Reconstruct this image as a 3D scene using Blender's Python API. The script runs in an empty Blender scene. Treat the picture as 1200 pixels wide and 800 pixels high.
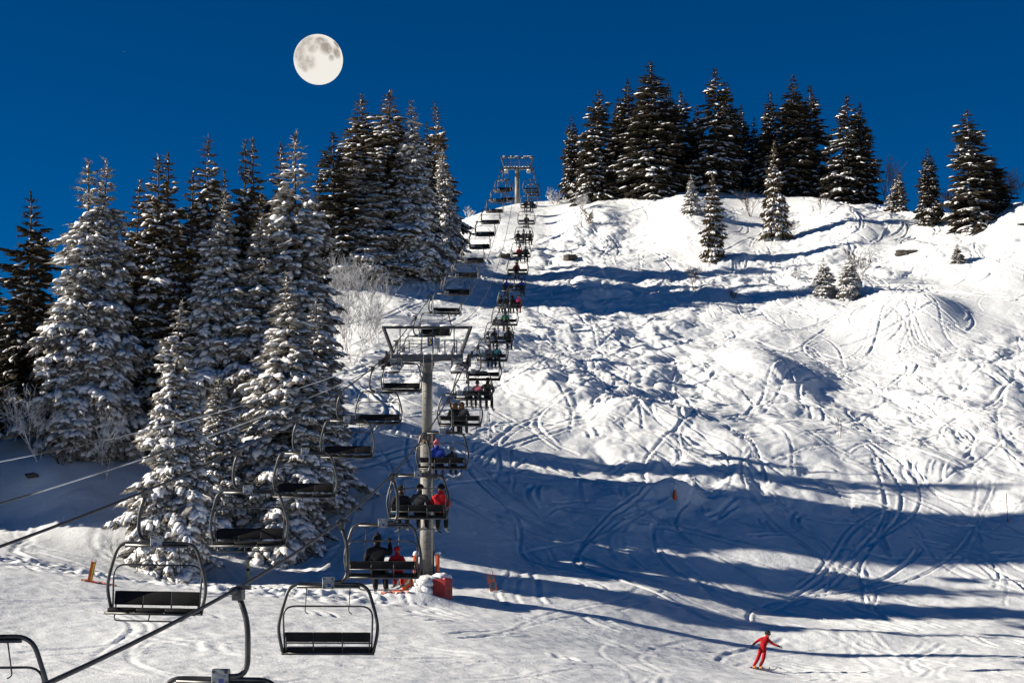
import bpy, math, random
import numpy as np
from mathutils import Vector, Matrix

# ------------------------------------------------------------------ camera, sky, sun, exposure
scene = bpy.context.scene
COL = scene.collection
F = 2000.0            # focal length in photo pixels (photo 1200 wide)
HZ = 580.0            # eye level in photo pixels

cam_d = bpy.data.cameras.new('camera')
cam_d.sensor_width = 36.0
cam_d.lens = 36.0 * F / 1200.0
cam_d.shift_y = (HZ - 400.0) / 1200.0
cam_d.clip_start = 0.5
cam_d.clip_end = 90000.0
cam = bpy.data.objects.new('camera', cam_d)
COL.objects.link(cam)
cam.location = (0, 0, 0)
cam.rotation_euler = (math.radians(90), 0, 0)
scene.camera = cam

SUN_EL = math.radians(22.0)
SUN_BACK = math.radians(2.0)       # the sun stands straight to the left, in the picture plane
sun_dir = Vector((-math.cos(SUN_EL) * math.cos(SUN_BACK), -math.cos(SUN_EL) * math.sin(SUN_BACK), math.sin(SUN_EL)))

world = bpy.data.worlds.new('World')
scene.world = world
world.use_nodes = True
wn = world.node_tree
wn.nodes.clear()
sky = wn.nodes.new('ShaderNodeTexSky')
sky.sky_type = 'NISHITA'
sky.sun_disc = False
sky.sun_elevation = SUN_EL
sky.sun_rotation = math.atan2(sun_dir.x, sun_dir.y)
sky.altitude = 3000.0
sky.air_density = 0.75
sky.dust_density = 0.4
sky.ozone_density = 6.0
tint = wn.nodes.new('ShaderNodeMix')
tint.data_type = 'RGBA'
tint.blend_type = 'MULTIPLY'
tint.inputs[0].default_value = 1.0
tint.inputs[7].default_value = (0.0, 0.395, 0.585, 1.0)      # deep polarised mountain blue
bg = wn.nodes.new('ShaderNodeBackground')
bg.inputs['Strength'].default_value = 0.059
wo = wn.nodes.new('ShaderNodeOutputWorld')
wn.links.new(sky.outputs[0], tint.inputs[6])
wn.links.new(tint.outputs[2], bg.inputs['Color'])
wn.links.new(bg.outputs[0], wo.inputs[0])

sun_l = bpy.data.lights.new('sun', 'SUN')
sun_l.energy = 5.0
sun_l.angle = math.radians(0.53)
sun_l.color = (1.0, 0.905, 0.765)
sun = bpy.data.objects.new('sun', sun_l)
COL.objects.link(sun)
sun.rotation_euler = (-sun_dir).to_track_quat('-Z', 'Y').to_euler()

vs = scene.view_settings
vs.view_transform = 'Standard'
vs.look = 'None'
vs.gamma = 1.0
vs.use_curve_mapping = False
vs.exposure = 0.92
scene.cycles.max_bounces = 6
scene.cycles.diffuse_bounces = 1
scene.cycles.transparent_max_bounces = 4

# ------------------------------------------------------------------ helpers
def P(px, py, d):
    return Vector(((px - 600.0) * d / F, d, (HZ - py) * d / F))

def link(o, parent=None):
    COL.objects.link(o)
    if parent is not None:
        o.parent = parent
    return o

def tag(o, label=None, cat=None, group=None, kind=None):
    if label: o['label'] = label
    if cat: o['category'] = cat
    if group: o['group'] = group
    if kind: o['kind'] = kind
    return o

def empty(name, loc=(0, 0, 0), rz=0.0):
    o = bpy.data.objects.new(name, None)
    o.empty_display_size = 0.3
    COL.objects.link(o)
    o.location = loc
    o.rotation_euler = (0, 0, rz)
    return o

def copy_tree(o, parent=None):
    c = o.copy()
    COL.objects.link(c)
    c.parent = parent
    for ch in [x for x in o.children]:
        copy_tree(ch, c)
    return c

class MB:
    """collects faces with material slots, then links them as one mesh object"""
    def __init__(self):
        self.v = []; self.n = 0
        self.q = []; self.qm = []
        self.t = []; self.tm = []
    def add(self, verts, quads=None, tris=None, m=0):
        verts = np.asarray(verts, dtype=np.float64).reshape(-1, 3)
        if quads is not None and len(quads):
            quads = np.asarray(quads, dtype=np.int64).reshape(-1, 4)
            self.q.append(quads + self.n); self.qm.append(np.full(len(quads), m))
        if tris is not None and len(tris):
            tris = np.asarray(tris, dtype=np.int64).reshape(-1, 3)
            self.t.append(tris + self.n); self.tm.append(np.full(len(tris), m))
        self.v.append(verts); self.n += len(verts)
    def box(self, c, s, rot=None, m=0, taper=1.0):
        hx, hy, hz = s[0] / 2, s[1] / 2, s[2] / 2
        v = [(-hx, -hy, -hz), (hx, -hy, -hz), (hx, hy, -hz), (-hx, hy, -hz),
             (-hx * taper, -hy * taper, hz), (hx * taper, -hy * taper, hz), (hx * taper, hy * taper, hz), (-hx * taper, hy * taper, hz)]
        M = rot if rot is not None else Matrix.Identity(3)
        v = [tuple(M @ Vector(p) + Vector(c)) for p in v]
        self.add(v, [(0, 3, 2, 1), (4, 5, 6, 7), (0, 1, 5, 4), (1, 2, 6, 5), (2, 3, 7, 6), (3, 0, 4, 7)], m=m)
    def rbox(self, c, s, r, rot=None, m=0, seg=3, end=0.8):
        """box with its four long (x) edges rounded"""
        hy, hz = s[1] / 2 - r, s[2] / 2 - r
        ring = []
        for cx, cy, a0 in ((1, 1, 0), (-1, 1, 90), (-1, -1, 180), (1, -1, 270)):
            for k in range(seg + 1):
                a = math.radians(a0 + 90 * k / seg)
                ring.append((cx * hy + r * math.cos(a), cy * hz + r * math.sin(a)))
        n = len(ring); M = rot if rot is not None else Matrix.Identity(3)
        xs = (-s[0] / 2, -s[0] / 2 + r * .6, s[0] / 2 - r * .6, s[0] / 2); sc = (end, 1, 1, end)
        v = []
        for x, k in zip(xs, sc):
            for (y, z) in ring:
                v.append(tuple(M @ Vector((x, y * k, z * k)) + Vector(c)))
        v.append(tuple(M @ Vector((xs[0], 0, 0)) + Vector(c))); v.append(tuple(M @ Vector((xs[-1], 0, 0)) + Vector(c)))
        q = []; t = []
        for j in range(3):
            for i in range(n):
                q.append((j * n + i, j * n + (i + 1) % n, (j + 1) * n + (i + 1) % n, (j + 1) * n + i))
        for i in range(n):
            t.append((4 * n, (i + 1) % n, i)); t.append((4 * n + 1, 3 * n + i, 3 * n + (i + 1) % n))
        self.add(v, q, t, m=m)
    def tube(self, pts, r, sides=8, m=0, closed=False):
        pts = [Vector(p) for p in pts]
        n = len(pts)
        rs = r if hasattr(r, '__len__') else [r] * n
        tang = []
        for i in range(n):
            if closed:
                t = pts[(i + 1) % n] - pts[i - 1]
            else:
                t = pts[min(i + 1, n - 1)] - pts[max(i - 1, 0)]
            tang.append(t.normalized() if t.length > 1e-9 else Vector((0, 0, 1)))
        ref = Vector((0, 1, 0)) if abs(tang[0].y) < 0.9 else Vector((1, 0, 0))
        u = (ref - tang[0] * ref.dot(tang[0])).normalized()
        v = []
        for i in range(n):
            u = (u - tang[i] * u.dot(tang[i]))
            u = u.normalized() if u.length > 1e-6 else tang[i].orthogonal().normalized()
            w = tang[i].cross(u)
            for k in range(sides):
                a = 2 * math.pi * k / sides
                v.append(tuple(pts[i] + (u * math.cos(a) + w * math.sin(a)) * rs[i]))
        q = []; t = []
        for i in range(n if closed else n - 1):
            j = (i + 1) % n
            for k in range(sides):
                k2 = (k + 1) % sides
                q.append((i * sides + k, i * sides + k2, j * sides + k2, j * sides + k))
        if not closed:
            v.append(tuple(pts[0])); v.append(tuple(pts[-1]))
            a, b = n * sides, n * sides + 1
            for k in range(sides):
                k2 = (k + 1) % sides
                t.append((a, k2, k)); t.append((b, (n - 1) * sides + k, (n - 1) * sides + k2))
        self.add(v, q, t, m=m)
    def cyl(self, a, b, r, sides=16, m=0, r2=None):
        self.tube([a, b], [r, r if r2 is None else r2], sides, m)
    def blob(self, c, s, seed=0, amp=0.15, m=0, nu=12, nv=8, flat=0.0):
        rs = np.random.RandomState(seed)
        ph = rs.rand(6) * 6.28
        v = []
        for j in range(nv + 1):
            th = math.pi * j / nv
            for i in range(nu):
                a = 2 * math.pi * i / nu
                x, y, z = math.sin(th) * math.cos(a), math.sin(th) * math.sin(a), math.cos(th)
                k = 1 + amp * (math.sin(3 * x + ph[0]) * math.sin(3.4 * y + ph[1]) + 0.7 * math.sin(5.3 * z + ph[2] + 2 * x) + .4 * math.sin(9 * x + 7 * y + ph[3]))
                if z < 0 and flat: z *= (1 - flat)
                v.append((c[0] + s[0] * x * k, c[1] + s[1] * y * k, c[2] + s[2] * z * k))
        q = [(j * nu + i, (j + 1) * nu + i, (j + 1) * nu + (i + 1) % nu, j * nu + (i + 1) % nu) for j in range(nv) for i in range(nu)]
        self.add(v, q, m=m)
    def mesh(self, name, mats, smooth=False):
        V = np.concatenate(self.v) if self.v else np.zeros((0, 3))
        Q = np.concatenate(self.q) if self.q else np.zeros((0, 4), np.int64)
        T = np.concatenate(self.t) if self.t else np.zeros((0, 3), np.int64)
        me = bpy.data.meshes.new(name)
        me.vertices.add(len(V)); me.vertices.foreach_set('co', V.astype(np.float32).ravel())
        nl = Q.size + T.size
        me.loops.add(nl)
        me.loops.foreach_set('vertex_index', np.concatenate([Q.ravel(), T.ravel()]).astype(np.int32))
        me.polygons.add(len(Q) + len(T))
        ls = np.concatenate([np.arange(len(Q)) * 4, Q.size + np.arange(len(T)) * 3]).astype(np.int32)
        me.polygons.foreach_set('loop_start', ls)
        mi = np.concatenate(self.qm + self.tm).astype(np.int32) if (self.qm or self.tm) else np.zeros(0, np.int32)
        for mt in (mats if isinstance(mats, (list, tuple)) else [mats]):
            me.materials.append(mt)
        me.polygons.foreach_set('material_index', mi)
        me.polygons.foreach_set('use_smooth', np.full(len(Q) + len(T), bool(smooth)))
        me.update(calc_edges=True)
        me.validate()
        return me
    def build(self, name, mats, parent=None, smooth=False):
        o = bpy.data.objects.new(name, self.mesh(name, mats, smooth))
        return link(o, parent)

def arc_pts(pts, r=0.2, n=5):
    """rounds the corners of a polyline"""
    pts = [Vector(p) for p in pts]
    out = [pts[0]]
    for i in range(1, len(pts) - 1):
        a, b, c = pts[i - 1], pts[i], pts[i + 1]
        d1 = min(r, (a - b).length * .49); d2 = min(r, (c - b).length * .49)
        p0 = b + (a - b).normalized() * d1; p2 = b + (c - b).normalized() * d2
        for k in range(n + 1):
            t = k / n
            out.append(p0 * (1 - t) ** 2 + b * 2 * t * (1 - t) + p2 * t * t)
    out.append(pts[-1])
    return out

# ------------------------------------------------------------------ materials
def mat(name, col, rough=0.6, metal=0.0, noise=None, bump=0.0, bscale=20.0, spec=0.5):
    m = bpy.data.materials.new(name)
    m.use_nodes = True
    nt = m.node_tree
    b = nt.nodes['Principled BSDF']
    b.inputs['Base Color'].default_value = (*col, 1)
    b.inputs['Roughness'].default_value = rough
    b.inputs['Metallic'].default_value = metal
    b.inputs['Specular IOR Level'].default_value = spec
    if noise or bump:
        tc = nt.nodes.new('ShaderNodeTexCoord')
        nz = nt.nodes.new('ShaderNodeTexNoise')
        nz.inputs['Scale'].default_value = noise[2] if noise else bscale
        nz.inputs['Detail'].default_value = 5
        nt.links.new(tc.outputs['Object'], nz.inputs['Vector'])
        if noise:
            r = nt.nodes.new('ShaderNodeValToRGB')
            r.color_ramp.elements[0].position = noise[3] if len(noise) > 3 else 0.35
            r.color_ramp.elements[1].position = noise[4] if len(noise) > 4 else 0.65
            r.color_ramp.elements[0].color = (*noise[0], 1)
            r.color_ramp.elements[1].color = (*noise[1], 1)
            nt.links.new(nz.outputs['Fac'], r.inputs[0])
            nt.links.new(r.outputs[0], b.inputs['Base Color'])
        if bump:
            n2 = nt.nodes.new('ShaderNodeTexNoise')
            n2.inputs['Scale'].default_value = bscale
            n2.inputs['Detail'].default_value = 6
            nt.links.new(tc.outputs['Object'], n2.inputs['Vector'])
            bp = nt.nodes.new('ShaderNodeBump')
            bp.inputs['Strength'].default_value = 0.8
            bp.inputs['Distance'].default_value = bump
            nt.links.new(n2.outputs['Fac'], bp.inputs['Height'])
            nt.links.new(bp.outputs[0], b.inputs['Normal'])
    return m

M = {}
M['snow_tree'] = mat('snow_on_branches', (0.80, 0.81, 0.83), 0.7, noise=((0.60, 0.585, 0.57), (0.84, 0.85, 0.87), 3.0, .32, .56), bump=0.05, bscale=9.0)
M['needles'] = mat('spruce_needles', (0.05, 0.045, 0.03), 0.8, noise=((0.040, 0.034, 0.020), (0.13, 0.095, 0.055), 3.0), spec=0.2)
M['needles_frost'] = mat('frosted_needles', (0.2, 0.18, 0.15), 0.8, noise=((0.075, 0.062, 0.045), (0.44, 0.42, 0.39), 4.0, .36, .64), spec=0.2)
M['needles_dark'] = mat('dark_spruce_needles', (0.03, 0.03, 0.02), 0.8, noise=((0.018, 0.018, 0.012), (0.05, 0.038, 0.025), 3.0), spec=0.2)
M['bark'] = mat('spruce_bark', (0.07, 0.05, 0.035), 0.9, noise=((0.04, 0.03, 0.02), (0.11, 0.08, 0.055), 8.0), bump=0.02)
M['frost_twig'] = mat('frosted_twig', (0.70, 0.69, 0.68), 0.8, noise=((0.16, 0.13, 0.11), (0.74, 0.74, 0.74), 2.4, .36, .56))
M['bare_twig'] = mat('bare_twig', (0.09, 0.065, 0.05), 0.85, noise=((0.05, 0.04, 0.03), (0.14, 0.10, 0.08), 3.0))
M['rock'] = mat('dark_rock', (0.05, 0.045, 0.04), 0.9, noise=((0.03, 0.027, 0.025), (0.10, 0.09, 0.08), 2.0), bump=0.1, bscale=3.0)
M['pole'] = mat('galvanised_pole', (0.18, 0.18, 0.165), 0.6, 0.2, noise=((0.12, 0.12, 0.11), (0.21, 0.205, 0.19), 1.1), bump=0.004, bscale=14)
M['steel_dark'] = mat('dark_painted_steel', (0.035, 0.037, 0.04), 0.45, 0.3, noise=((0.022, 0.024, 0.027), (0.06, 0.062, 0.066), 3.0))
M['steel_grey'] = mat('grey_steel', (0.22, 0.225, 0.23), 0.5, 0.5, noise=((0.06, 0.065, 0.07), (0.14, 0.14, 0.14), 2.5))
M['chair_tube'] = mat('chair_tube_paint', (0.045, 0.048, 0.05), 0.38, 0.55, noise=((0.03, 0.032, 0.034), (0.085, 0.085, 0.085), 3.5))
M['cushion'] = mat('black_vinyl', (0.010, 0.010, 0.011), 0.7, noise=((0.005, 0.005, 0.006), (0.012, 0.012, 0.013), 5.0), spec=0.2)
M['plate'] = mat('zinc_plate', (0.42, 0.44, 0.46), 0.45, 0.6, noise=((0.16, 0.18, 0.20), (0.30, 0.32, 0.34), 9.0))
M['rope'] = mat('steel_rope', (0.02, 0.02, 0.022), 0.6, 0.4, noise=((0.012, 0.012, 0.013), (0.04, 0.04, 0.042), 9.0))
M['cable_frost'] = mat('frosted_cable', (0.5, 0.5, 0.5), 0.8, noise=((0.10, 0.10, 0.10), (0.78, 0.78, 0.77), 0.14, .46, .54))
M['rust'] = mat('rusty_flange', (0.10, 0.045, 0.02), 0.85, noise=((0.05, 0.025, 0.015), (0.16, 0.08, 0.035), 7.0))
M['rubber'] = mat('sheave_rubber', (0.03, 0.022, 0.018), 0.8, noise=((0.02, 0.016, 0.014), (0.06, 0.035, 0.022), 6.0))
M['orange'] = mat('orange_pad', (0.75, 0.11, 0.02), 0.6, noise=((0.62, 0.08, 0.015), (0.82, 0.14, 0.025), 3.0))
M['red_pad'] = mat('red_pad', (0.33, 0.02, 0.015), 0.6, noise=((0.22, 0.012, 0.01), (0.42, 0.03, 0.02), 4.0))
M['net'] = mat('orange_net', (0.55, 0.16, 0.11), 0.8, noise=((0.62, 0.13, 0.07), (0.78, 0.62, 0.58), 2.0, .45, .62))
M['yellow'] = mat('yellow_paint', (0.55, 0.45, 0.12), 0.6, noise=((0.45, 0.36, 0.09), (0.65, 0.55, 0.18), 5.0))
M['sign_yellow'] = mat('sign_yellow', (0.80, 0.62, 0.03), 0.5, noise=((0.76, 0.58, 0.03), (0.82, 0.66, 0.04), 5.0))
M['sign_blue'] = mat('sign_blue', (0.015, 0.03, 0.16), 0.5, noise=((0.012, 0.025, 0.13), (0.02, 0.035, 0.19), 5.0))
M['black'] = mat('black_paint', (0.012, 0.012, 0.012), 0.6, noise=((0.008, 0.008, 0.008), (0.02, 0.02, 0.02), 5.0))
M['white_paint'] = mat('white_paint', (0.62, 0.62, 0.62), 0.5, noise=((0.55, 0.55, 0.55), (0.7, 0.7, 0.7), 5.0))

def cloth(name, c):
    k = 'cloth_' + name
    if k not in M:
        M[k] = mat(name + '_cloth', c, 0.85, noise=(tuple(x * .7 for x in c), tuple(min(1, x * 1.2) for x in c), 9.0), spec=0.2)
    return M[k]
CL = dict(black=(0.012, 0.012, 0.014), charcoal=(0.04, 0.04, 0.045), grey=(0.16, 0.17, 0.18), blue=(0.02, 0.05, 0.32), navy=(0.015, 0.02, 0.06),
          red=(0.42, 0.012, 0.016), bright_red=(0.36, 0.008, 0.012), green=(0.02, 0.20, 0.06), pink=(0.60, 0.17, 0.22), white=(0.6, 0.62, 0.66), teal=(0.02, 0.12, 0.15),
          brown=(0.16, 0.08, 0.03), magenta=(0.45, 0.04, 0.13), skin=(0.55, 0.33, 0.24), orange=(0.8, 0.16, 0.02))
for k_, v_ in CL.items():
    cloth(k_, v_)

# snow ground
def snow_ground_mat():
    m = bpy.data.materials.new('piste_snow'); m.use_nodes = True
    nt = m.node_tree; b = nt.nodes['Principled BSDF']
    b.inputs['Roughness'].default_value = 0.55
    b.inputs['Specular IOR Level'].default_value = 0.35
    tc = nt.nodes.new('ShaderNodeTexCoord')
    n0 = nt.nodes.new('ShaderNodeTexNoise'); n0.inputs['Scale'].default_value = 0.25; n0.inputs['Detail'].default_value = 6
    nt.links.new(tc.outputs['Object'], n0.inputs['Vector'])
    r = nt.nodes.new('ShaderNodeValToRGB')
    r.color_ramp.elements[0].position = .3; r.color_ramp.elements[1].position = .7
    r.color_ramp.elements[0].color = (0.77, 0.80, 0.82, 1); r.color_ramp.elements[1].color = (0.84, 0.865, 0.88, 1)
    nt.links.new(n0.outputs['Fac'], r.inputs[0]); nt.links.new(r.outputs[0], b.inputs['Base Color'])
    hs = []
    for sc, amp in ((2.5, 0.05), (9.0, 0.02)):
        n = nt.nodes.new('ShaderNodeTexNoise'); n.inputs['Scale'].default_value = sc; n.inputs['Detail'].default_value = 5; n.inputs['Roughness'].default_value = .6
        nt.links.new(tc.outputs['Object'], n.inputs['Vector'])
        mu = nt.nodes.new('ShaderNodeMath'); mu.operation = 'MULTIPLY'; mu.inputs[1].default_value = amp
        nt.links.new(n.outputs['Fac'], mu.inputs[0]); hs.append(mu)
    ad = nt.nodes.new('ShaderNodeMath'); ad.operation = 'ADD'
    nt.links.new(hs[0].outputs[0], ad.inputs[0]); nt.links.new(hs[1].outputs[0], ad.inputs[1])
    bp = nt.nodes.new('ShaderNodeBump'); bp.inputs['Strength'].default_value = 0.7; bp.inputs['Distance'].default_value = 1.0
    nt.links.new(ad.outputs[0], bp.inputs['Height']); nt.links.new(bp.outputs[0], b.inputs['Normal'])
    return m
M['snow'] = snow_ground_mat()

# ------------------------------------------------------------------ terrain
CTRL = []
def cp(px, py, d): CTRL.append(tuple(P(px, py, d)))
def cz(px, d, z): CTRL.append(((px - 600.0) * d / F, d, z))
for a in ((0, 800, 52), (300, 800, 54), (600, 800, 58), (900, 800, 67), (1200, 800, 72), (895, 785, 76), (0, 730, 62), (300, 740, 64), (600, 740, 72),
          (900, 742, 84), (1100, 742, 86), (0, 655, 78), (100, 674, 76), (205, 680, 82), (275, 688, 79), (420, 690, 80), (505, 700, 80), (620, 690, 84), (760, 690, 88), (900, 705, 92),
          (1200, 690, 96), (1050, 690, 95),
          # shaded basin
          (340, 662, 88), (440, 640, 89), (505, 640, 89), (600, 650, 93), (500, 600, 95), (700, 650, 95), (700, 615, 99), (900, 640, 98), (900, 610, 101.5), (1100, 615, 103.5), (1200, 590, 106),
          # slope
          (560, 550, 103), (550, 500, 111), (700, 550, 106), (700, 500, 114), (850, 550, 108), (900, 500, 117), (1050, 550, 110.5), (1100, 500, 120), (1200, 500, 119),
          (570, 440, 125), (580, 400, 136), (700, 440, 128), (700, 400, 139), (850, 440, 131), (900, 400, 141), (1050, 440, 133), (1100, 400, 142), (1200, 420, 136),
          (560, 360, 147), (580, 330, 160), (640, 330, 163), (700, 360, 152), (750, 330, 165), (850, 350, 157), (900, 330, 164), (1000, 350, 154), (1100, 340, 155), (1200, 350, 150),
          (590, 290, 182), (640, 290, 185), (720, 290, 184), (820, 285, 180), (900, 280, 182), (1000, 285, 174), (1100, 295, 168), (1200, 300, 160),
          # ridge
          (545, 258, 205), (600, 243, 215), (645, 238, 214), (700, 232, 208), (760, 238, 201), (820, 222, 205), (900, 232, 200), (990, 238, 197), (1052, 249, 187), (1095, 264, 178), (1140, 280, 172), (1175, 262, 172), (1205, 244, 170), (1290, 225, 172),
          # woods side
          (50, 615, 88), (0, 590, 92), (60, 545, 95), (130, 560, 95), (0, 505, 100), (100, 515, 104), (30, 470, 118), (150, 440, 114), (180, 386, 128), (240, 410, 132), (258, 455, 112),
          (283, 415, 135), (298, 475, 108), (343, 440, 122), (328, 420, 134), (300, 570, 95), (245, 640, 88), (420, 560, 98), (410, 450, 116), (410, 405, 133), (470, 400, 136), (372, 380, 142), (400, 335, 151), (457, 323, 155),
          (490, 318, 157), (516, 292, 168), (470, 500, 107),
          # outside the frame
          (1350, 560, 118), (1350, 450, 138), (1350, 330, 158), (1400, 700, 98), (-150, 640, 80), (-200, 700, 62), (-200, 580, 96)):
    cp(*a)
for a in ((545, 258, 205), (600, 243, 215), (645, 238, 214), (700, 232, 208), (760, 232, 206), (820, 222, 205), (900, 232, 202), (990, 238, 199), (1060, 252, 190), (1140, 270, 182), (1205, 244, 172), (1290, 225, 172)):
    p = P(*a)
    cz(a[0], a[2] + 22, p.z - 0.6); cz(a[0], a[2] + 60, p.z - 6)
for a in ((-250, 150, 4), (0, 150, 9.5), (0, 210, 7), (200, 165, 13), (200, 220, 10), (350, 185, 16), (350, 240, 14), (450, 185, 22), (-150, 118, 4), (600, 40, -8.2), (600, 20, -9), (200, 40, -6.8), (1000, 40, -9.3), (-300, 40, -5), (1500, 60, -9.5)):
    cz(*a)
for a in ((-60, 0, -9), (60, 0, -10), (0, -30, -10), (90, 60, -8), (-80, 90, 0), (110, 130, 9), (120, 180, 34)):
    CTRL.append(a)
C = np.array(CTRL)
def _phi(r2):
    return np.where(r2 > 0, 0.5 * r2 * np.log(np.maximum(r2, 1e-12)), 0.0)
S_ = 50.0
def _tps_fit(C, lam=0.0004):
    X = C[:, :2] / S_; n = len(X)
    K = _phi(((X[:, None] - X[None]) ** 2).sum(-1)) + lam * np.eye(n)
    Pm = np.c_[np.ones(n), X]
    A = np.zeros((n + 3, n + 3)); A[:n, :n] = K; A[:n, n:] = Pm; A[n:, :n] = Pm.T
    return np.linalg.solve(A, np.r_[C[:, 2], 0, 0, 0])
TW = _tps_fit(C)
def base_h(x, y):
    x = np.asarray(x, float); y = np.asarray(y, float)
    sh = x.shape; X = np.c_[x.ravel(), y.ravel()] / S_
    out = np.empty(len(X)); Cc = C[:, :2] / S_
    for i in range(0, len(X), 40000):
        xb = X[i:i + 40000]
        r2 = ((xb[:, None] - Cc[None]) ** 2).sum(-1)
        out[i:i + 40000] = _phi(r2) @ TW[:-3] + TW[-3] + xb @ TW[-2:]
    return out.reshape(sh)

def perlin(x, y, seed):
    rs = np.random.RandomState(seed)
    perm = rs.permutation(512); g = rs.rand(512) * 2 * np.pi
    xi = np.floor(x).astype(np.int64); yi = np.floor(y).astype(np.int64)
    xf = x - xi; yf = y - yi
    def gr(ix, iy, dx, dy):
        h = g[(perm[(perm[ix & 511] + iy) & 511])]
        return np.cos(h) * dx + np.sin(h) * dy
    u = xf ** 3 * (xf * (xf * 6 - 15) + 10); v = yf ** 3 * (yf * (yf * 6 - 15) + 10)
    a = gr(xi, yi, xf, yf); b = gr(xi + 1, yi, xf - 1, yf); c = gr(xi, yi + 1, xf, yf - 1); d = gr(xi + 1, yi + 1, xf - 1, yf - 1)
    return ((a * (1 - u) + b * u) * (1 - v) + (c * (1 - u) + d * u) * v) * 1.5

# ---- the line of the chairlift
# both strands of the rope, read off the photo as (px, py, d), run parallel from below the camera over two towers
TOW1, TOW2 = 80.0, 215.0
def xr(d): return -2.04 + 0.0345 * (d - 80)
def xl(d): return -5.92 + 0.0345 * (d - 80)
_sr = np.polyfit([24.5, 35.5, 45.4, 56, 72.8, 80], [-1.38, -0.53, 0.50, 1.90, 4.75, 6.45], 2)
_sl = np.polyfit([24.2, 35, 44.5, 54, 64.6, 75, 80], [-0.90, 0.06, 1.20, 2.40, 4.00, 5.70, 6.50], 2)
Z1, Z2 = 6.5, 41.2
def _rope(d, fit, sag):
    if d <= TOW1: return float(np.polyval(fit, d)) + (Z1 - float(np.polyval(fit, 80.0))) * (d / 80.0) ** 2
    if d <= TOW2:
        t = (d - TOW1) / (TOW2 - TOW1)
        return Z1 + (Z2 - Z1) * t - 4 * sag * t * (1 - t)
    t = d - TOW2
    return Z2 + 2.0 * (1 - math.exp(-t / 12.0)) - 0.02 * t
def zr(d): return _rope(d, _sr, 3.9)      # loaded strand sags more
def zl(d): return _rope(d, _sl, 1.3)

STEP = 0.11
X0, X1, Y0, Y1 = -42.0, 66.0, 53.0, 214.0
fx = np.arange(X0, X1 + 1e-6, STEP); fy = np.arange(Y0, Y1 + 1e-6, STEP)
def tail(start, step0, end, g=1.22):
    out = []; s = step0; p = start
    while p < end:
        p += s; s = min(s * g, 260); out.append(p)
    return np.array(out)
tx1 = tail(X1, 0.4, 3200); tx0 = -tail(-X0, 0.4, 3200)[::-1]
ty1 = tail(Y1, 0.4, 4200); ty0 = -tail(-Y0, 0.4, 1500)[::-1]
gx = np.r_[tx0, fx, tx1]; gy = np.r_[ty0, fy, ty1]
GX, GY = np.meshgrid(gx, gy)
# coarse thin-plate surface, cubic upsampled onto the mesh grid
def _cubic_axis(cg, g):
    s = (g - cg[0]) / (cg[1] - cg[0]); i = np.clip(np.floor(s).astype(int), 1, len(cg) - 3); t = s - i
    w = np.stack([-.5 * t + t ** 2 - .5 * t ** 3, 1 - 2.5 * t ** 2 + 1.5 * t ** 3, .5 * t + 2 * t ** 2 - 1.5 * t ** 3, -.5 * t ** 2 + .5 * t ** 3])
    return i, w
cgx = np.arange(-182, 202, 2.0); cgy = np.arange(-62, 322, 2.0)
CH = base_h(*np.meshgrid(cgx, cgy))
def smooth_h(x1d, y1d):
    xc = np.clip(x1d, -176, 194); yc = np.clip(y1d, -56, 314)
    ix, wx = _cubic_axis(cgx, xc); iy, wy = _cubic_axis(cgy, yc)
    A = sum(CH[:, ix + k - 1] * wx[k] for k in range(4))
    return sum(A[iy + k - 1, :] * wy[k][:, None] for k in range(4))
H = smooth_h(gx, gy)
# far away the ground settles to a valley level
dist = np.maximum(np.maximum(-130 - GX, GX - 150), np.maximum(-40 - GY, GY - 280)); dist = np.maximum(dist, 0)
k = np.clip(dist / 400.0, 0, 1); k = k * k * (3 - 2 * k)
H = H * (1 - k) + (-60.0) * k
def sstep(a, b, x):
    t = np.clip((x - a) / (b - a), 0, 1); return t * t * (3 - 2 * t)
PX = 600 + F * GX / np.maximum(GY, 1.0)                       # picture columns, for laying out the regions on the hill
# named mounds on the hill: (x px, y px, d, rx, ry, height)
for (px, py, d, rx, ry, hh) in ((1060, 390, 146, 4.6, 6.0, 1.5), (1095, 385, 147, 2.6, 4.0, 1.0), (850, 425, 133, 6.0, 5.0, 1.2), (895, 450, 130, 3.0, 4.0, 1.0), (640, 450, 122, 3.5, 4.0, .6), (780, 480, 117, 3.0, 3.5, .6), (735, 498, 117, 1.5, 1.6, 0.8), (560, 400, 133, 4, 5, .6), (690, 470, 124, 5, 5, .6),
                               (668, 275, 190, 3.0, 9.0, 2.0), (812, 258, 190, 3.8, 8.5, 2.6), (700, 262, 194, 2.6, 6.0, 1.2), (985, 262, 184, 3.0, 6.0, 1.3), (1110, 300, 166, 3.0, 4.0, .8), (1075, 285, 170, 2.2, 2.2, 1.0), (1170, 262, 172, 4, 6, .8), (790, 588, 104, 1.8, .8, .7), (960, 560, 116, 4.5, 4.5, .7), (1130, 460, 132, 5, 5, .8),
                               (505, 715, 78.6, 1.5, .8, .28), (470, 710, 78.4, 1.6, .8, .28), (985, 745, 84, 4.0, 1.6, .45), (600, 690, 84, 3.0, 1.0, .35), (40, 575, 93, 3.0, 2.2, .9), (85, 525, 101, 2.2, 2.0, .6)):
    cx = (px - 600) * d / F
    H += hh * np.exp(-((GX - cx) / rx) ** 2 - ((GY - d) / ry) ** 2)
# the slope is cut back a little below the loaded strand, so that skis clear the snow
zrl = np.array([zr(v) if 100 < v < 212 else 1e3 for v in gy]); xrl = np.array([xr(v) for v in gy])
ex = H - (zrl[:, None] - 3.9); ex = np.where(ex > -1, np.where(ex > 1, ex, (ex + 1) ** 2 / 4), 0)
H -= ex * (1 - sstep(1.5, 10.0, np.abs(GX - xrl[:, None])))
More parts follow.
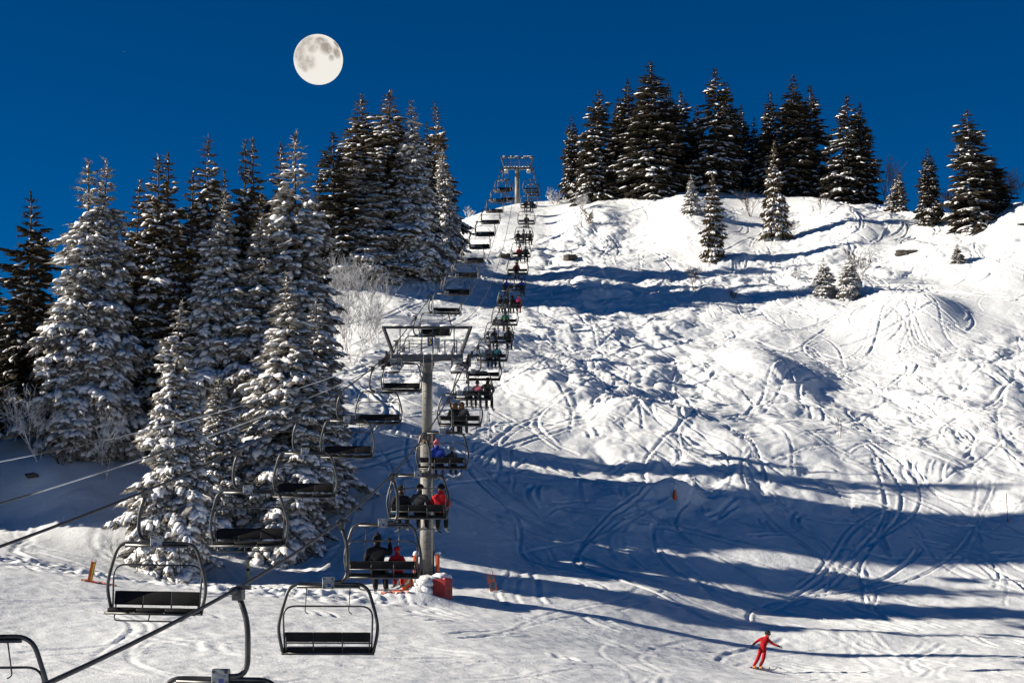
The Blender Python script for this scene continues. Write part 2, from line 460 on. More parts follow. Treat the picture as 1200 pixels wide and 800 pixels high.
# regions
mog = sstep(92, 110, GY) * (1 - sstep(196, 214, GY)) * sstep(-17, -11.0, GX - (GY - 100) * 0.02) * (1 - sstep(90, 120, GX))
wood = 1 - sstep(-16, -10, GX - (GY - 100) * .01)
wood = wood * sstep(80, 90, GY)
inn = (GX > X0 - 20) & (GX < X1 + 20) & (GY > Y0 - 20) & (GY < Y1 + 30)
wx = GX + 1.6 * perlin(GX / 6, GY / 6, 3); wy = GY + 1.6 * perlin(GX / 6, GY / 6, 4)
ch = (perlin(GX / 45, GY / 45, 9) > -0.25) * 1.0
ruf = np.clip(0.62 + 0.9 * perlin(GX / 17, GY / 17, 10), 0.15, 1.25)
def ridged(x, y, s): return 1 - 2 * np.abs(perlin(x, y, s))
D = np.zeros_like(H)
D += mog * (0.50 * perlin(wx / 9.5, wy / 11.0, 11))
w2x = GX + .5 * perlin(GX / 1.7, GY / 1.7, 33); w2y = GY + .5 * perlin(GX / 1.7, GY / 1.7, 34)
def billow(x, y, s): return 2.2 * np.abs(perlin(x, y, s)) - .55
D += mog * ruf * (0.40 * perlin(wx / 5.2, wy / 5.8, 12) + 0.26 * billow(wx / 4.2, wy / 4.6, 13) + 0.13 * billow(w2x / 1.9, w2y / 2.1, 14) + 0.042 * billow(w2x / .85, w2y / .9, 15) + 0.03 * perlin(GX / .36, GY / .36, 35))
pis = (1 - mog) * (1 - wood)
D += pis * (0.14 * perlin(GX / 9, GY / 7, 16) + 0.05 * perlin(GX / 2.4, GY / 1.6, 17) + 0.022 * perlin(GX / .6, GY / .5, 18) + 0.014 * ridged(w2x / 1.5, w2y / 1.1, 41) * ruf)
D += wood * (0.35 * perlin(GX / 5, GY / 5, 19) + 0.08 * perlin(GX / 1.6, GY / 1.6, 20))
# lumpy edge of the prepared piste beside the woods, and chunks near the tower
edge = np.exp(-((GY - 78.5 - 0.02 * GX - 1.2 * np.sin(GX * .13)) / 2.0) ** 2) * (1 - sstep(-9, -3, GX))
D += edge * (0.28 * np.maximum(perlin(GX / .9, GY / .8, 21), -.1) + 0.14 * perlin(GX / .4, GY / .4, 22))
H = H + np.where(inn, D, 0)

# ski tracks cut into the snow
ix0 = len(tx0); iy0 = len(ty0); nfx = len(fx); nfy = len(fy)
Gr = np.zeros((nfy, nfx)); Be = np.zeros((nfy, nfx))
Hb = CH
def grad(x, y):
    i = np.clip(((x - cgx[0]) / 2).astype(int), 0, len(cgx) - 2); j = np.clip(((y - cgy[0]) / 2).astype(int), 0, len(cgy) - 2)
    return (Hb[j, i + 1] - Hb[j, i]) / 2, (Hb[j + 1, i] - Hb[j, i]) / 2
rs = np.random.RandomState(5)
def run_tracks(n, sx, sy, length, amp, wl, depth, width, bias=0.0, seed=0, step=0.09, fam=1, gap=.8):
    r = np.random.RandomState(seed)
    x = r.uniform(*sx, n); y = r.uniform(*sy, n)
    ph = r.rand(n) * 6.28; A = amp * r.uniform(.5, 1.3, n); W = wl * r.uniform(.6, 1.5, n)
    L = length * r.uniform(.3, 1.0, n); bi = bias + r.randn(n) * .35
    dep = depth * r.uniform(.5, 1.3, n); wid = width * r.uniform(.7, 1.4, n)
    if fam > 1:      # families of neighbouring skiers following the same line
        g_ = np.arange(n) // fam * fam
        off = (np.arange(n) - g_) * gap * r.uniform(.5, 1.3, n)
        an = r.uniform(-.6, .6, n)[g_]
        x = x[g_] + off * np.cos(an); y = y[g_] + off * np.sin(an) + r.randn(n) * .3
        ph = ph[g_] + r.randn(n) * .10; A = A[g_] * r.uniform(.9, 1.1, n); W = W[g_] * r.uniform(.95, 1.05, n); bi = bi[g_] + r.randn(n) * .05
        L = L[g_] * r.uniform(.5, 1.0, n)
    N = int(length / step)
    for kk in range(N):
        s = kk * step
        gxx, gyy = grad(x, y)
        base = np.arctan2(-gyy, -gxx)
        hd = base + bi + A * np.sin(ph + 2 * np.pi * s / W)
        dx, dy = np.cos(hd), np.sin(hd)
        x = x + dx * step; y = y + dy * step
        act = (s < L) & (x > X0 + 1) & (x < X1 - 1) & (y > Y0 + 1) & (y < Y1 - 1)
        if not act.any(): continue
        xa, ya, nx, ny, de, wi = x[act], y[act], -dy[act], dx[act], dep[act], wid[act]
        turn = np.cos(ph + 2 * np.pi * s / W)[act]
        ii = np.round((xa - X0) / STEP).astype(int); jj = np.round((ya - Y0) / STEP).astype(int)
        for di in range(-3, 4):
            for dj in range(-3, 4):
                a = ii + di; b = jj + dj
                ox = X0 + a * STEP - xa; oy = Y0 + b * STEP - ya
                pd = ox * nx + oy * ny; al = np.abs(ox * ny - oy * nx)
                ok = (al < STEP * .8) & (a >= 0) & (a < nfx) & (b >= 0) & (b < nfy)
                if not ok.any(): continue
                g = -de * np.exp(-(pd / wi) ** 2)
                side = np.where(pd * turn > 0, 0.95, 0.25)
                be = de * side * np.exp(-((np.abs(pd) - wi * 1.7) / (wi * .8)) ** 2)
                np.minimum.at(Gr, (b[ok], a[ok]), g[ok])
                np.maximum.at(Be, (b[ok], a[ok]), be[ok])
# steep off-piste face: swinging tracks, traverses both ways and short skids
run_tracks(200, (-16, 60), (108, 208), 30, 0.8, 18, 0.085, 0.085, seed=1, fam=2, gap=.5)
run_tracks(260, (-16, 66), (98, 202), 32, 0.30, 26, 0.075, 0.08, bias=1.0, seed=2, fam=2, gap=.4)
run_tracks(260, (-16, 66), (98, 202), 32, 0.30, 26, 0.075, 0.08, bias=-1.0, seed=3, fam=2, gap=.4)
run_tracks(240, (-16, 66), (98, 202), 22, 0.5, 20, 0.07, 0.08, bias=0.3, seed=23)
run_tracks(420, (-16, 62), (99, 200), 6, 0.9, 10, 0.08, 0.10, bias=0.0, seed=4, fam=2, gap=.6)
run_tracks(360, (-16, 62), (99, 200), 4, 0.6, 8, 0.085, 0.11, bias=1.2, seed=14, fam=3, gap=.45)
run_tracks(300, (-16, 62), (99, 200), 4, 0.6, 8, 0.085, 0.11, bias=-1.2, seed=15, fam=2, gap=.5)
# prepared piste: shallow carved arcs
run_tracks(150, (-30, 45), (54, 106), 26, 0.6, 26, 0.035, 0.12, seed=6, fam=3)
run_tracks(160, (-30, 45), (54, 92), 4, 0.8, 8, 0.045, 0.14, seed=16, fam=2)
run_tracks(60, (-30, 45), (56, 100), 26, 0.25, 30, 0.03, 0.11, bias=1.2, seed=7, fam=2)
run_tracks(14, (-30, -8), (84, 100), 14, 0.5, 15, 0.05, 0.2, seed=8)
fine = Gr + Be * (1 - np.clip(-Gr / .1, 0, 1))
woodf = wood[iy0:iy0 + nfy, ix0:ix0 + nfx]; mogf = mog[iy0:iy0 + nfy, ix0:ix0 + nfx]
fine *= (1 - .7 * woodf)
H[iy0:iy0 + nfy, ix0:ix0 + nfx] += fine
nX, nY = len(gx), len(gy)
Vt = np.stack([GX, GY, H], -1).reshape(-1, 3)
idx = np.arange(nX * nY).reshape(nY, nX)
Qt = np.stack([idx[:-1, :-1], idx[:-1, 1:], idx[1:, 1:], idx[1:, :-1]], -1).reshape(-1, 4)
tb = MB(); tb.add(Vt, Qt)
ground = tb.build('ground', M['snow'], smooth=True)
tag(ground, 'snow covered hillside and piste with ski tracks', None, None, 'structure')

def gz(x, y):
    """height of the built ground (bilinear)"""
    i = int(np.clip(np.searchsorted(gx, x) - 1, 0, nX - 2)); j = int(np.clip(np.searchsorted(gy, y) - 1, 0, nY - 2))
    u = (x - gx[i]) / (gx[i + 1] - gx[i]); v = (y - gy[j]) / (gy[j + 1] - gy[j])
    return float((H[j, i] * (1 - u) + H[j, i + 1] * u) * (1 - v) + (H[j + 1, i] * (1 - u) + H[j + 1, i + 1] * u) * v)
def on_ground(px, d):
    x = (px - 600) * d / F
    return Vector((x, d, gz(x, d)))

def hit(px, py, d0=56.0, d1=212.0):
    """distance at which the ground is seen at photo pixel (px, py)"""
    d = d0
    while d < d1:
        if HZ - gz((px - 600) * d / F, d) * F / d <= py: return d
        d += .15
    return d1

# ------------------------------------------------------------------ spruces
LS, LR = 4, 6
_lt = np.array([0.04, 0.34, 0.70, 0.95]); _lw = np.array([0.55, 1.0, 0.92, 0.45])
_la = np.arange(LR) * 2 * np.pi / LR
def lobe_faces():
    q = []; t = []
    for j in range(LS - 1):
        for i in range(LR):
            q.append((j * LR + i, j * LR + (i + 1) % LR, (j + 1) * LR + (i + 1) % LR, (j + 1) * LR + i))
    a, b = LS * LR, LS * LR + 1
    for i in range(LR):
        t.append((a, (i + 1) % LR, i)); t.append((b, (LS - 1) * LR + i, (LS - 1) * LR + (i + 1) % LR))
    return np.array(q), np.array(t)
LQ, LT = lobe_faces()
def add_lobes(mb, pos, dr, L, W, T, rng, m=0, jit=0.16, flat=0.35):
    """many elongated lumps lying along their twigs"""
    n = len(pos)
    if n == 0: return
    up0 = np.array([0, 0, 1.0])
    side = np.cross(up0, dr); side /= np.maximum(np.linalg.norm(side, axis=1, keepdims=True), 1e-6)
    up = np.cross(dr, side)
    y = np.cos(_la)[None, :] * _lw[:, None]; z = np.sin(_la)[None, :] * _lw[:, None]
    z = np.where(z < 0, z * flat, z)
    x = np.repeat(_lt[:, None], LR, 1)
    loc = np.stack([x, y, z], -1).reshape(-1, 3)
    loc = np.r_[loc, [[-0.02, 0, 0], [1.02, 0, -.05]]]
    J = 1 + jit * rng.randn(n, len(loc), 3) * np.array([0.5, 1, 1])
    J2 = rng.randn(n, len(loc), 1) * 0.04
    l = loc[None] * J
    V = (pos[:, None] + dr[:, None] * (l[..., 0:1] + J2) * L[:, None, None] + side[:, None] * l[..., 1:2] * W[:, None, None] + up[:, None] * l[..., 2:3] * T[:, None, None])
    nv = len(loc); off = (np.arange(n) * nv)[:, None, None]
    mb.add(V.reshape(-1, 3), (LQ[None] + off).reshape(-1, 4), (LT[None] + off).reshape(-1, 3), m)
def add_fringe(mb, pos, dr, L, rng, K=8, ln=0.26, w=0.055, m=0, hang=0.7):
    """needle sprays: thin blades fanning out along and beneath each twig"""
    n = len(pos)
    s = rng.rand(n, K)
    b = pos[:, None] + dr[:, None] * (s * L[:, None])[..., None]
    up0 = np.array([0, 0, 1.0])
    side = np.cross(up0, dr); side /= np.maximum(np.linalg.norm(side, axis=1, keepdims=True), 1e-6)
    sg = rng.randn(n, K, 1)
    d = dr[:, None] * (0.55 + .4 * rng.rand(n, K, 1)) + side[:, None] * sg * .75 - up0 * hang * rng.rand(n, K, 1)
    d /= np.linalg.norm(d, axis=2, keepdims=True)
    l = ln * (0.5 + rng.rand(n, K, 1))
    r = rng.randn(n, K, 3); wv = np.cross(d, r); wv /= np.maximum(np.linalg.norm(wv, axis=2, keepdims=True), 1e-6)
    ww = w * (0.6 + .8 * rng.rand(n, K, 1))
    V = np.stack([b - wv * ww, b + wv * ww, b + d * l * .7 + wv * ww * .45, b + d * l], 2).reshape(-1, 3)
    f = (np.arange(n * K) * 4)[:, None]
    mb.add(V, np.c_[f, f + 1, f + 2, f + 3], m=m)

def spruce_meshes(seed, H, R, snow, needles, levels, droop=0.9, lump=1.0, taper=0.78, gap=0.12, thin=1.0):
    """trunk, crown and snow meshes of one spruce; every branch is bent, carries side twigs, needles below and snow on top"""
    rng = np.random.RandomState(seed)
    pos, dr, LL, wt, hts = [], [], [], [], []
    bark = MB()
    lean = rng.randn(2) * 0.012
    def axis(z): return np.array([lean[0] * z + .05 * math.sin(z * .6 + seed), lean[1] * z + .05 * math.cos(z * .5 + seed), z])
    bark.tube([axis(H * t) - np.array([0, 0, 0.6 if t == 0 else 0]) for t in (0, .2, .4, .6, .8, .97)], [0.022 * H * .75, 0.016 * H * .75, .012 * H * .75, .008 * H * .75, .004 * H * .75, .0015 * H], 7)
    # uneven outline: some sides and heights of the crown are fuller
    ph = rng.rand(8) * 6.28
    for kk in range(levels):
        t = (kk + rng.rand() * .6) / levels
        z = H * (0.035 + 0.955 * t)
        env = R * min(1.0, 1.12 * (1 - t) ** taper) * (0.88 + .12 * math.sin(t * 21 + ph[0])) + 0.05 * (1 - t)
        nb = max(4, int(round((4.4 + 5.4 * (1 - t)) * thin)))
        a0 = rng.rand() * 6.28
        for b in range(nb):
            if rng.rand() < gap * .6: continue
            az = a0 + (b + rng.uniform(-.32, .32)) * 2 * math.pi / nb
            L = env * rng.uniform(.62, 1.12) * (1 + .15 * math.sin(2 * az + ph[1] + 4 * t) + .12 * math.sin(3 * az + ph[2] - 9 * t))
            L *= 1 - .5 * max(0.0, float(perlin(np.array(1.3 * math.cos(az) + 20), np.array(z * .42 + 1.3 * math.sin(az) + 30), seed + 9)) * 1.5)
            L = max(L + .10 * lump * (1 - t) ** .4, 0.15 * lump)
            pitch0 = -0.12 + 0.75 * t + rng.randn() * .10
            dp = droop * (1 - .45 * t) * rng.uniform(.7, 1.25)
            rad = np.array([math.cos(az), math.sin(az), 0.0])
            ns = 7; pts = [axis(z)]; tang = []
            for q in range(ns):
                s = (q + .5) / ns
                pit = pitch0 - dp * (1.15 * s - 0.62 * s * s)
                v = rad * math.cos(pit) + np.array([0, 0, math.sin(pit)])
                tang.append(v); pts.append(pts[-1] + v * L / ns)
            if L > .5:
                bark.tube([pts[0], pts[2], pts[4]], [0.012 * L + .01, .009 * L + .006, .004 * L + .003], 4)
            def at(s):
                f = s * ns; i = min(int(f), ns - 1); return pts[i] + (pts[i + 1] - pts[i]) * (f - i), tang[i]
            sp = 0.30 * lump
            s0 = 0.22 if L > .6 else 0.0
            m_ = max(1, int((1 - s0) * L / sp))
            for q in range(m_):
                s = s0 + (1 - s0) * (q + rng.rand() * .8) / m_
                p, tg = at(min(s, .97))
                ll = lump * rng.uniform(.34, .62)
                pos.append(p); dr.append(tg); LL.append(min(ll, L * .9)); wt.append(1.0 - .25 * s); hts.append(t)
                if L > .45 * lump:
                    for sg in (-1, 1):
                        if rng.rand() < .14: continue
                        tl = (0.34 * L * (1 - s) + .20 * lump) * rng.uniform(.7, 1.25)
                        sd = np.array([-rad[1], rad[0], 0]) * sg
                        an = rng.uniform(.65, 1.0)
                        v = tg * math.cos(an) + sd * math.sin(an) + np.array([0, 0, -0.45 * droop * rng.uniform(.2, 1)])
                        v /= np.linalg.norm(v)
                        nn = max(1, int(tl / (0.36 * lump)))
                        for w_ in range(nn):
                            pos.append(p + v * tl * w_ / nn + np.array([0, 0, -.04 * w_])); dr.append(v); LL.append(tl / nn * 1.4 + .08 * lump); wt.append(.85 - .2 * w_ / nn); hts.append(t)
    # leader
    for q in range(4):
        p = axis(H * (.965 + .012 * q)); pos.append(p); dr.append(np.array([rng.randn() * .12, rng.randn() * .12, 1.0])); LL.append(.28 * lump); wt.append(.35); hts.append(1.0)
    pos = np.array(pos); dr = np.array(dr); dr /= np.linalg.norm(dr, axis=1, keepdims=True); LL = np.array(LL); wt = np.array(wt); hts = np.array(hts)
    crown = MB()
    W = LL * rng.uniform(.24, .38, len(LL)) * wt
    add_lobes(crown, pos - np.array([0, 0, .035 * lump]), dr, LL * 1.05, W * .85, LL * .16, rng, 0, .28, flat=1.3)
    add_fringe(crown, pos, dr, LL, rng, K=11, ln=.27 * lump, w=.032 * lump)
    # snow lies in patches: whole boughs loaded, others shaken bare
    n = len(pos)
    patch = perlin(pos[:, 0] * 1.1 + pos[:, 1] * .7 + 40, pos[:, 2] * .8 + 60, seed + 3) * .55
    prob = snow * (1.18 - .42 * hts) + patch * (1 - abs(snow - .5))
    keep = rng.rand(n) < prob
    sm = MB()
    th = rng.uniform(.16, .36, n) * (.55 + .6 * snow)
    k_ = np.where(keep)[0]
    add_lobes(sm, pos[k_] + np.array([0, 0, .03 * lump]), dr[k_], LL[k_] * rng.uniform(.75, 1.02, len(k_)), W[k_] * rng.uniform(.75, 1.1, len(k_)) * (.72 + .35 * snow), (LL * th)[k_], rng, 0, .20, flat=.35)
    return (bark.mesh('trunk', M['bark'], True), crown.mesh('crown', M[needles], False), sm.mesh('snow_clumps', M['snow_tree'], True))

PROTO = {}
def proto(key, *a, **kw):
    PROTO[key] = (spruce_meshes(*a, **kw), a[1], a[2])
proto('heavy1', 11, 14, 2.75, 0.90, 'needles_frost', 48, droop=1.9, lump=.84, taper=1.0)
proto('heavy2', 12, 14, 2.6, 0.90, 'needles_frost', 48, droop=2.05, lump=.80, taper=.96)
proto('heavy3', 13, 15, 2.4, 0.86, 'needles_frost', 46, droop=1.8, lump=.84, taper=.86)
proto('mid1', 21, 16, 2.5, 0.70, 'needles', 44, droop=1.5, lump=.9)
proto('mid2', 22, 16, 2.4, 0.78, 'needles', 44, droop=1.6, lump=.9, taper=.8)
proto('mid3', 23, 16, 2.55, 0.60, 'needles', 38, droop=1.3, lump=.98, taper=.9, gap=.3)
proto('heavy4', 14, 15, 2.6, 0.80, 'needles_frost', 42, droop=1.6, lump=.95, taper=.82, gap=.25)
proto('dark3', 33, 16, 2.4, 0.42, 'needles_dark', 36, droop=1.3, lump=1.1, taper=.7, gap=.34)
proto('dark1', 31, 16, 2.6, 0.27, 'needles_dark', 40, droop=1.15)
proto('dark2', 32, 16, 2.5, 0.36, 'needles_dark', 40, droop=1.2, gap=.2)
proto('small1', 41, 5, 0.95, 0.66, 'needles', 20, droop=1.1, lump=.58)
proto('small2', 42, 5, 1.0, 0.92, 'needles_frost', 20, droop=1.2, lump=.60)

def spruce(kind, px, top, d, half, label, group, rz=None, lean=None, base=None):
    """a spruce whose foot is at picture column px and distance d; top and half width in photo pixels give its height and spread"""
    (mt, mc, ms), H0, R0 = PROTO[kind]
    g = on_ground(px, d)
    h = (HZ - top) * d / F - g.z
    r = half * 1.2 * d / F
    o = empty('spruce_tree', (g.x, g.y, g.z - .05), rz if rz is not None else random.Random(px * 7 + d).uniform(0, 6.28))
    o.scale = (r / R0, r / R0, h / H0)
    q_ = random.Random(int(px) * 13 + int(top)); o.rotation_euler.x, o.rotation_euler.y = q_.gauss(0, .014), q_.gauss(0, .016)
    if lean: o.rotation_euler.x, o.rotation_euler.y = lean
    tag(o, label, 'tree', group)
    for nm, me in (('trunk', mt), ('crown', mc), ('snow_clumps', ms)):
        link(bpy.data.objects.new(nm, me), o)
    return o

GW = 'snowy spruces of the wood beside the lift'
GR_ = 'spruces along the top of the hill'
GS = 'small spruces on the open slope'
for a in (
    # the big ones in front
    ('heavy1', 197, 358, 84, 74, 'big snow-laden spruce with drooping boughs at the edge of the piste, lowest of the wood', GW, 0.4),
    ('heavy2', 250, 442, 89, 55, 'shorter snow-laden spruce tucked between the two biggest spruces at the edge of the wood', GW, 1.4),
    ('heavy2', 338, 322, 90, 83, 'big snow-laden spruce closest to the near lift tower, at the edge of the piste', GW, 2.0),
    ('heavy3', 372, 350, 94, 51, 'slimmer snow-laden spruce growing against the big spruce closest to the near tower', GW, 3.3),
    # left pair and its neighbours
    ('heavy3', 97, 192, 97.5, 67, 'tall snow-laden spruce, left one of the pair with two matching tips', GW, 0.0),
    ('heavy4', 117, 189, 97.94, 62, 'tall snow-laden spruce, right one of the pair with two matching tips', GW, 2.2),
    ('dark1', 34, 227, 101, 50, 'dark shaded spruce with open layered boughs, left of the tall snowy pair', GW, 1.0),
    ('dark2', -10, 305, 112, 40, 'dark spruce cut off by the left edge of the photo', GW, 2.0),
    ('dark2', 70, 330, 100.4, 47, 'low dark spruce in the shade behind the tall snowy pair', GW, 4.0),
    ('mid3', 154, 213, 101.3, 48, 'brownish spruce standing just right of the tall snowy pair', GW, .6),
    ('mid2', 175, 187, 101.1, 54, 'tall brownish spruce with snow on its lower boughs, left half of a twin-tipped clump', GW, 1.7),
    ('mid1', 197, 184, 101.6, 51, 'tall spruce at the right of the twin-tipped brownish clump', GW, 2.9),
    ('mid3', 221, 204, 101.1, 48, 'slim spruce with a dark tip below the pointed frosty one', GW, 5.2),
    ('mid2', 241, 166, 101.9, 56, 'tall spruce with a frosty pointed tip rising above the middle of the wood', GW, 4.4),
    ('heavy2', 256, 228, 98.83, 67, 'broad snow-covered spruce with rounded white clumps in the middle of the wood', GW, 5.0),
    ('mid3', 281, 171, 102.3, 46, 'dark tall spruce left of a close twin in the middle of the wood', GW, 4.1),
    ('mid1', 299, 169, 102.5, 46, 'dark tall spruce right of its close twin in the middle of the wood', GW, 1.1),
    ('heavy4', 298, 258, 98.2, 62, 'snowy spruce with brown needles showing, behind the shorter front spruce', GW, .9),
    ('mid1', 327, 170, 102.3, 48, 'dark-tipped spruce peering over the broad spruce below the moon', GW, .2),
    ('heavy3', 344, 162, 100.3, 70, 'broad tall snow-coated spruce nearly beneath the moon', GW, 3.9),
    ('dark2', 372, 210, 106.6, 21, 'narrow dark spruce top in the gap between the two tall clumps', GW, 3.0),
    ('dark1', 212, 330, 99.53, 47, 'dark shaded spruce deep in the wood behind the lowest big spruce', GW, 3.0),
    ('dark2', 150, 345, 100, 35, 'dark low spruce in deep shade beside the tall snowy pair', GW, 1.3),
    ('mid1', 268, 205, 101.5, 36, 'half-hidden dark spruce behind the broad white-clumped one', GW, 2.2),
    ('mid2', 315, 232, 100.5, 40, 'half-hidden snowy spruce left of the broad tall snow-coated one', GW, 5.2),
    ('mid1', 138, 262, 101, 34, 'half-hidden dark spruce filling the gap right of the tall snowy pair', GW, 3.2),
    # upper clump left of the lift line
    ('dark2', 397, 158, 152, 42, 'dark spruce at the left end of the upper clump under the moon', GW, 2.1),
    ('mid1', 430, 115, 157, 56, 'tall dark-topped spruce, second from the left in the upper clump', GW, 4.6),
    ('mid2', 457, 109, 156, 54, 'tallest spruce of the upper clump beside the lift line', GW, .3),
    ('heavy3', 484, 120, 155, 41, 'white-frosted spruce at the lower right of the upper clump', GW, 5.6),
    ('heavy4', 425, 190, 153, 56, 'lower snow-loaded spruce at the foot of the upper clump', GW, 1.9),
    ('dark2', 500, 146, 161, 19, 'slim dark spruce behind the white-frosted one of the upper clump', GW, 1.5),
    ('mid3', 514, 122, 168, 29, 'tall spruce at the right end of the upper clump, nearest the empty chairs', GW, 3.6),
    ('heavy3', 518, 176, 166, 24, 'short frosted spruce before the right end of the upper clump', GW, 2.6),
    # at the left, their tops just out of the picture; they shade the bank
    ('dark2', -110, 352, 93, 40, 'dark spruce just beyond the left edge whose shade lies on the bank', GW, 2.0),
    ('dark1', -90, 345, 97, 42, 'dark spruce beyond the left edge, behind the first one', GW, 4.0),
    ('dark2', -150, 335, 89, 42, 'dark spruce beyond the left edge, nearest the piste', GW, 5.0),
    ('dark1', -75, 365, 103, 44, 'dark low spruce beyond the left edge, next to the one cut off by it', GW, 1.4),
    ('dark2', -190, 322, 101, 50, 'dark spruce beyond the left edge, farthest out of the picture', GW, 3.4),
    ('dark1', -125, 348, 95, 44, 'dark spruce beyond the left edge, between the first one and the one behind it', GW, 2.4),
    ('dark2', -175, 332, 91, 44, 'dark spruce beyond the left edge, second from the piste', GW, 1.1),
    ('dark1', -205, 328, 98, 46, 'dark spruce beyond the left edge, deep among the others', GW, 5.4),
    # right of the lift, along the top
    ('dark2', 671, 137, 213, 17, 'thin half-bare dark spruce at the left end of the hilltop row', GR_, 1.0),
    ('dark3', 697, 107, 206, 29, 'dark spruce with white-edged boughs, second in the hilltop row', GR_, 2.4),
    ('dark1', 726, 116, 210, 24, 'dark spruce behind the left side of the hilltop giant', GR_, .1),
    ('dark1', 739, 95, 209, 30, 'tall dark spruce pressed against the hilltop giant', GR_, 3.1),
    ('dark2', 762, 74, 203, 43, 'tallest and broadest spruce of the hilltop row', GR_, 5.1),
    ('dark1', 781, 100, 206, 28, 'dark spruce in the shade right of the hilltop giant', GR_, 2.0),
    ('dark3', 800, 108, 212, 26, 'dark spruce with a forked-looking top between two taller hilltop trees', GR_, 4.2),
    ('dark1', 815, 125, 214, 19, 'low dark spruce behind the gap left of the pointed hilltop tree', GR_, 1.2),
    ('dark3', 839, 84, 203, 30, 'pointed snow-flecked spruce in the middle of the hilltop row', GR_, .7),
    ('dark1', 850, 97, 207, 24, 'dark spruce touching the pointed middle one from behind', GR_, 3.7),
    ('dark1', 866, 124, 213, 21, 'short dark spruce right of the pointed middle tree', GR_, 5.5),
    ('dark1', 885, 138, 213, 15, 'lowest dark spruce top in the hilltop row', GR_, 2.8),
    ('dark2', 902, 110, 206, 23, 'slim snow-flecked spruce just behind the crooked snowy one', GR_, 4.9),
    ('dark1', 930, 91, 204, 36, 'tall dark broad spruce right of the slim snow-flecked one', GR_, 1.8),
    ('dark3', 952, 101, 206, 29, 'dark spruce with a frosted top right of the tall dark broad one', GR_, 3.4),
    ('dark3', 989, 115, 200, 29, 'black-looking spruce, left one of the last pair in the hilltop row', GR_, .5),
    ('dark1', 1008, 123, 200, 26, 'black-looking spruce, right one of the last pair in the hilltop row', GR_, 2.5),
    # single trees
    ('small1', 907, 168, hit(907, 281), 14, 'crooked slim snowy spruce in front of the hilltop row', GS, 1.2, (0.0, 0.03)),
    ('small1', 835, 206, hit(835, 303), 15, 'slim snowy spruce standing lowest on the bowl under the hilltop row', GS, 2.7),
    ('small2', 810, 206, hit(810, 251), 10, 'tiny snowy spruce under the pointed middle hilltop tree', GS, 3.9),
    ('small1', 1052, 203, 187, 11, 'small spruce alone on the skyline beyond the black-looking pair', GS, 4.4),
    ('dark2', 1089, 174, 179, 18, 'medium spruce with snowy foot beside the biggest lone skyline spruce', GS, .8),
    ('dark3', 1141, 131, 174, 36, 'biggest lone spruce on the skyline with white lumps on its lower boughs', GS, 5.0),
    ('dark1', 1162, 182, 176, 26, 'dark spruce leaning out behind the biggest lone skyline spruce', GS, 3.0),
    ('small2', 966, 303, hit(966, 347), 14, 'left one of two little snowy spruces on the open slope', GS, 2.0),
    ('small2', 995, 300, hit(995, 350), 14, 'right one of two little snowy spruces on the open slope', GS, 5.8),
    ('small1', 1122, 286, hit(1122, 308), 7, 'seedling spruce poking out below the biggest lone skyline spruce', GS, .9),
    ('small1', 1199, 262, 166, 8, 'seedling spruce half cut by the right edge of the photo', GS, 2.9),
):
    spruce(*a)

# ------------------------------------------------------------------ leafless shrubs
def shrub(name, px, d, h, spread, stems, depth, m, label, group, seed, r0=.03, cat='shrub', up=.75, sc=1.0):
    rng = random.Random(seed)
    mb = MB()
    def grow(p, v, L, r, lv):
        n = 3
        pts = [p]; q = p.copy(); vv = v.copy()
        for i in range(n):
            vv = (vv + Vector((rng.gauss(0, .11), rng.gauss(0, .11), rng.gauss(.03, .06)))).normalized()
            q = q + vv * L / n; pts.append(q.copy())
        mb.tube(pts, [r, r * .88, r * .76, r * .6], 4 if lv < 2 else 3)
        if lv >= depth: return
        for k in range(rng.choice((1, 2, 2, 3))):
            a = pts[rng.choice((1, 2, 2, 3))]
            o = Vector((rng.gauss(0, 1), rng.gauss(0, 1), rng.gauss(up * .5, .5))).normalized()
            grow(a, (vv * rng.uniform(.8, 1.1) + o * spread).normalized(), L * rng.uniform(.55, .8), max(r * .6, .009 * sc), lv + 1)
        grow(pts[-1], (vv + Vector((rng.gauss(0, .2), rng.gauss(0, .2), .1))).normalized(), L * .72, max(r * .62, .009 * sc), lv + 1)
    for s in range(stems):
        a = rng.uniform(0, 6.28); rr = rng.uniform(0, .22) * h * .3
        v = Vector((math.cos(a) * spread * .7, math.sin(a) * spread * .7, 1)).normalized()
        grow(Vector((rr * math.cos(a), rr * math.sin(a), -.15)), v, h * rng.uniform(.28, .40), r0 * rng.uniform(.8, 1.2), 0)
    g = on_ground(px, d)
    o = mb.build(name, M[m])
    o.location = g
    tag(o, label, cat, group)
    return o
GF = 'frosted leafless shrubs'
GB = 'bare brown shrubs'
shrub('frosted_birch', 394, 129, 8.2, .55, 5, 5, 'frost_twig', 'tall white-frosted birch clump between the wood and the near lift tower', GF, 1, .05, 'tree')
shrub('frosted_birch', 412, 127, 6.0, .55, 4, 5, 'frost_twig', 'lower white-frosted birch in front of the tall frosted clump', GF, 2, .045, 'tree')
shrub('frosted_birch', 442, 133, 6.4, .55, 3, 5, 'frost_twig', 'slender frosted birch just left of the near lift tower top', GF, 3, .04, 'tree')
shrub('frosted_birch', 384, 141, 6.5, .55, 4, 5, 'frost_twig', 'faint frosted birch under the upper clump of spruces', GF, 4, .05, 'tree')
shrub('frosted_birch', 48, hit(50, 540), 4.2, .75, 3, 5, 'frost_twig', 'round frosted young birch on the shaded bank before the tall snowy pair', GF, 5, .035, 'tree')
shrub('frosted_birch', 124, hit(124, 560), 4.0, .5, 2, 5, 'frost_twig', 'thin frosted young birch right of the round one on the shaded bank', GF, 6, .028, 'tree')
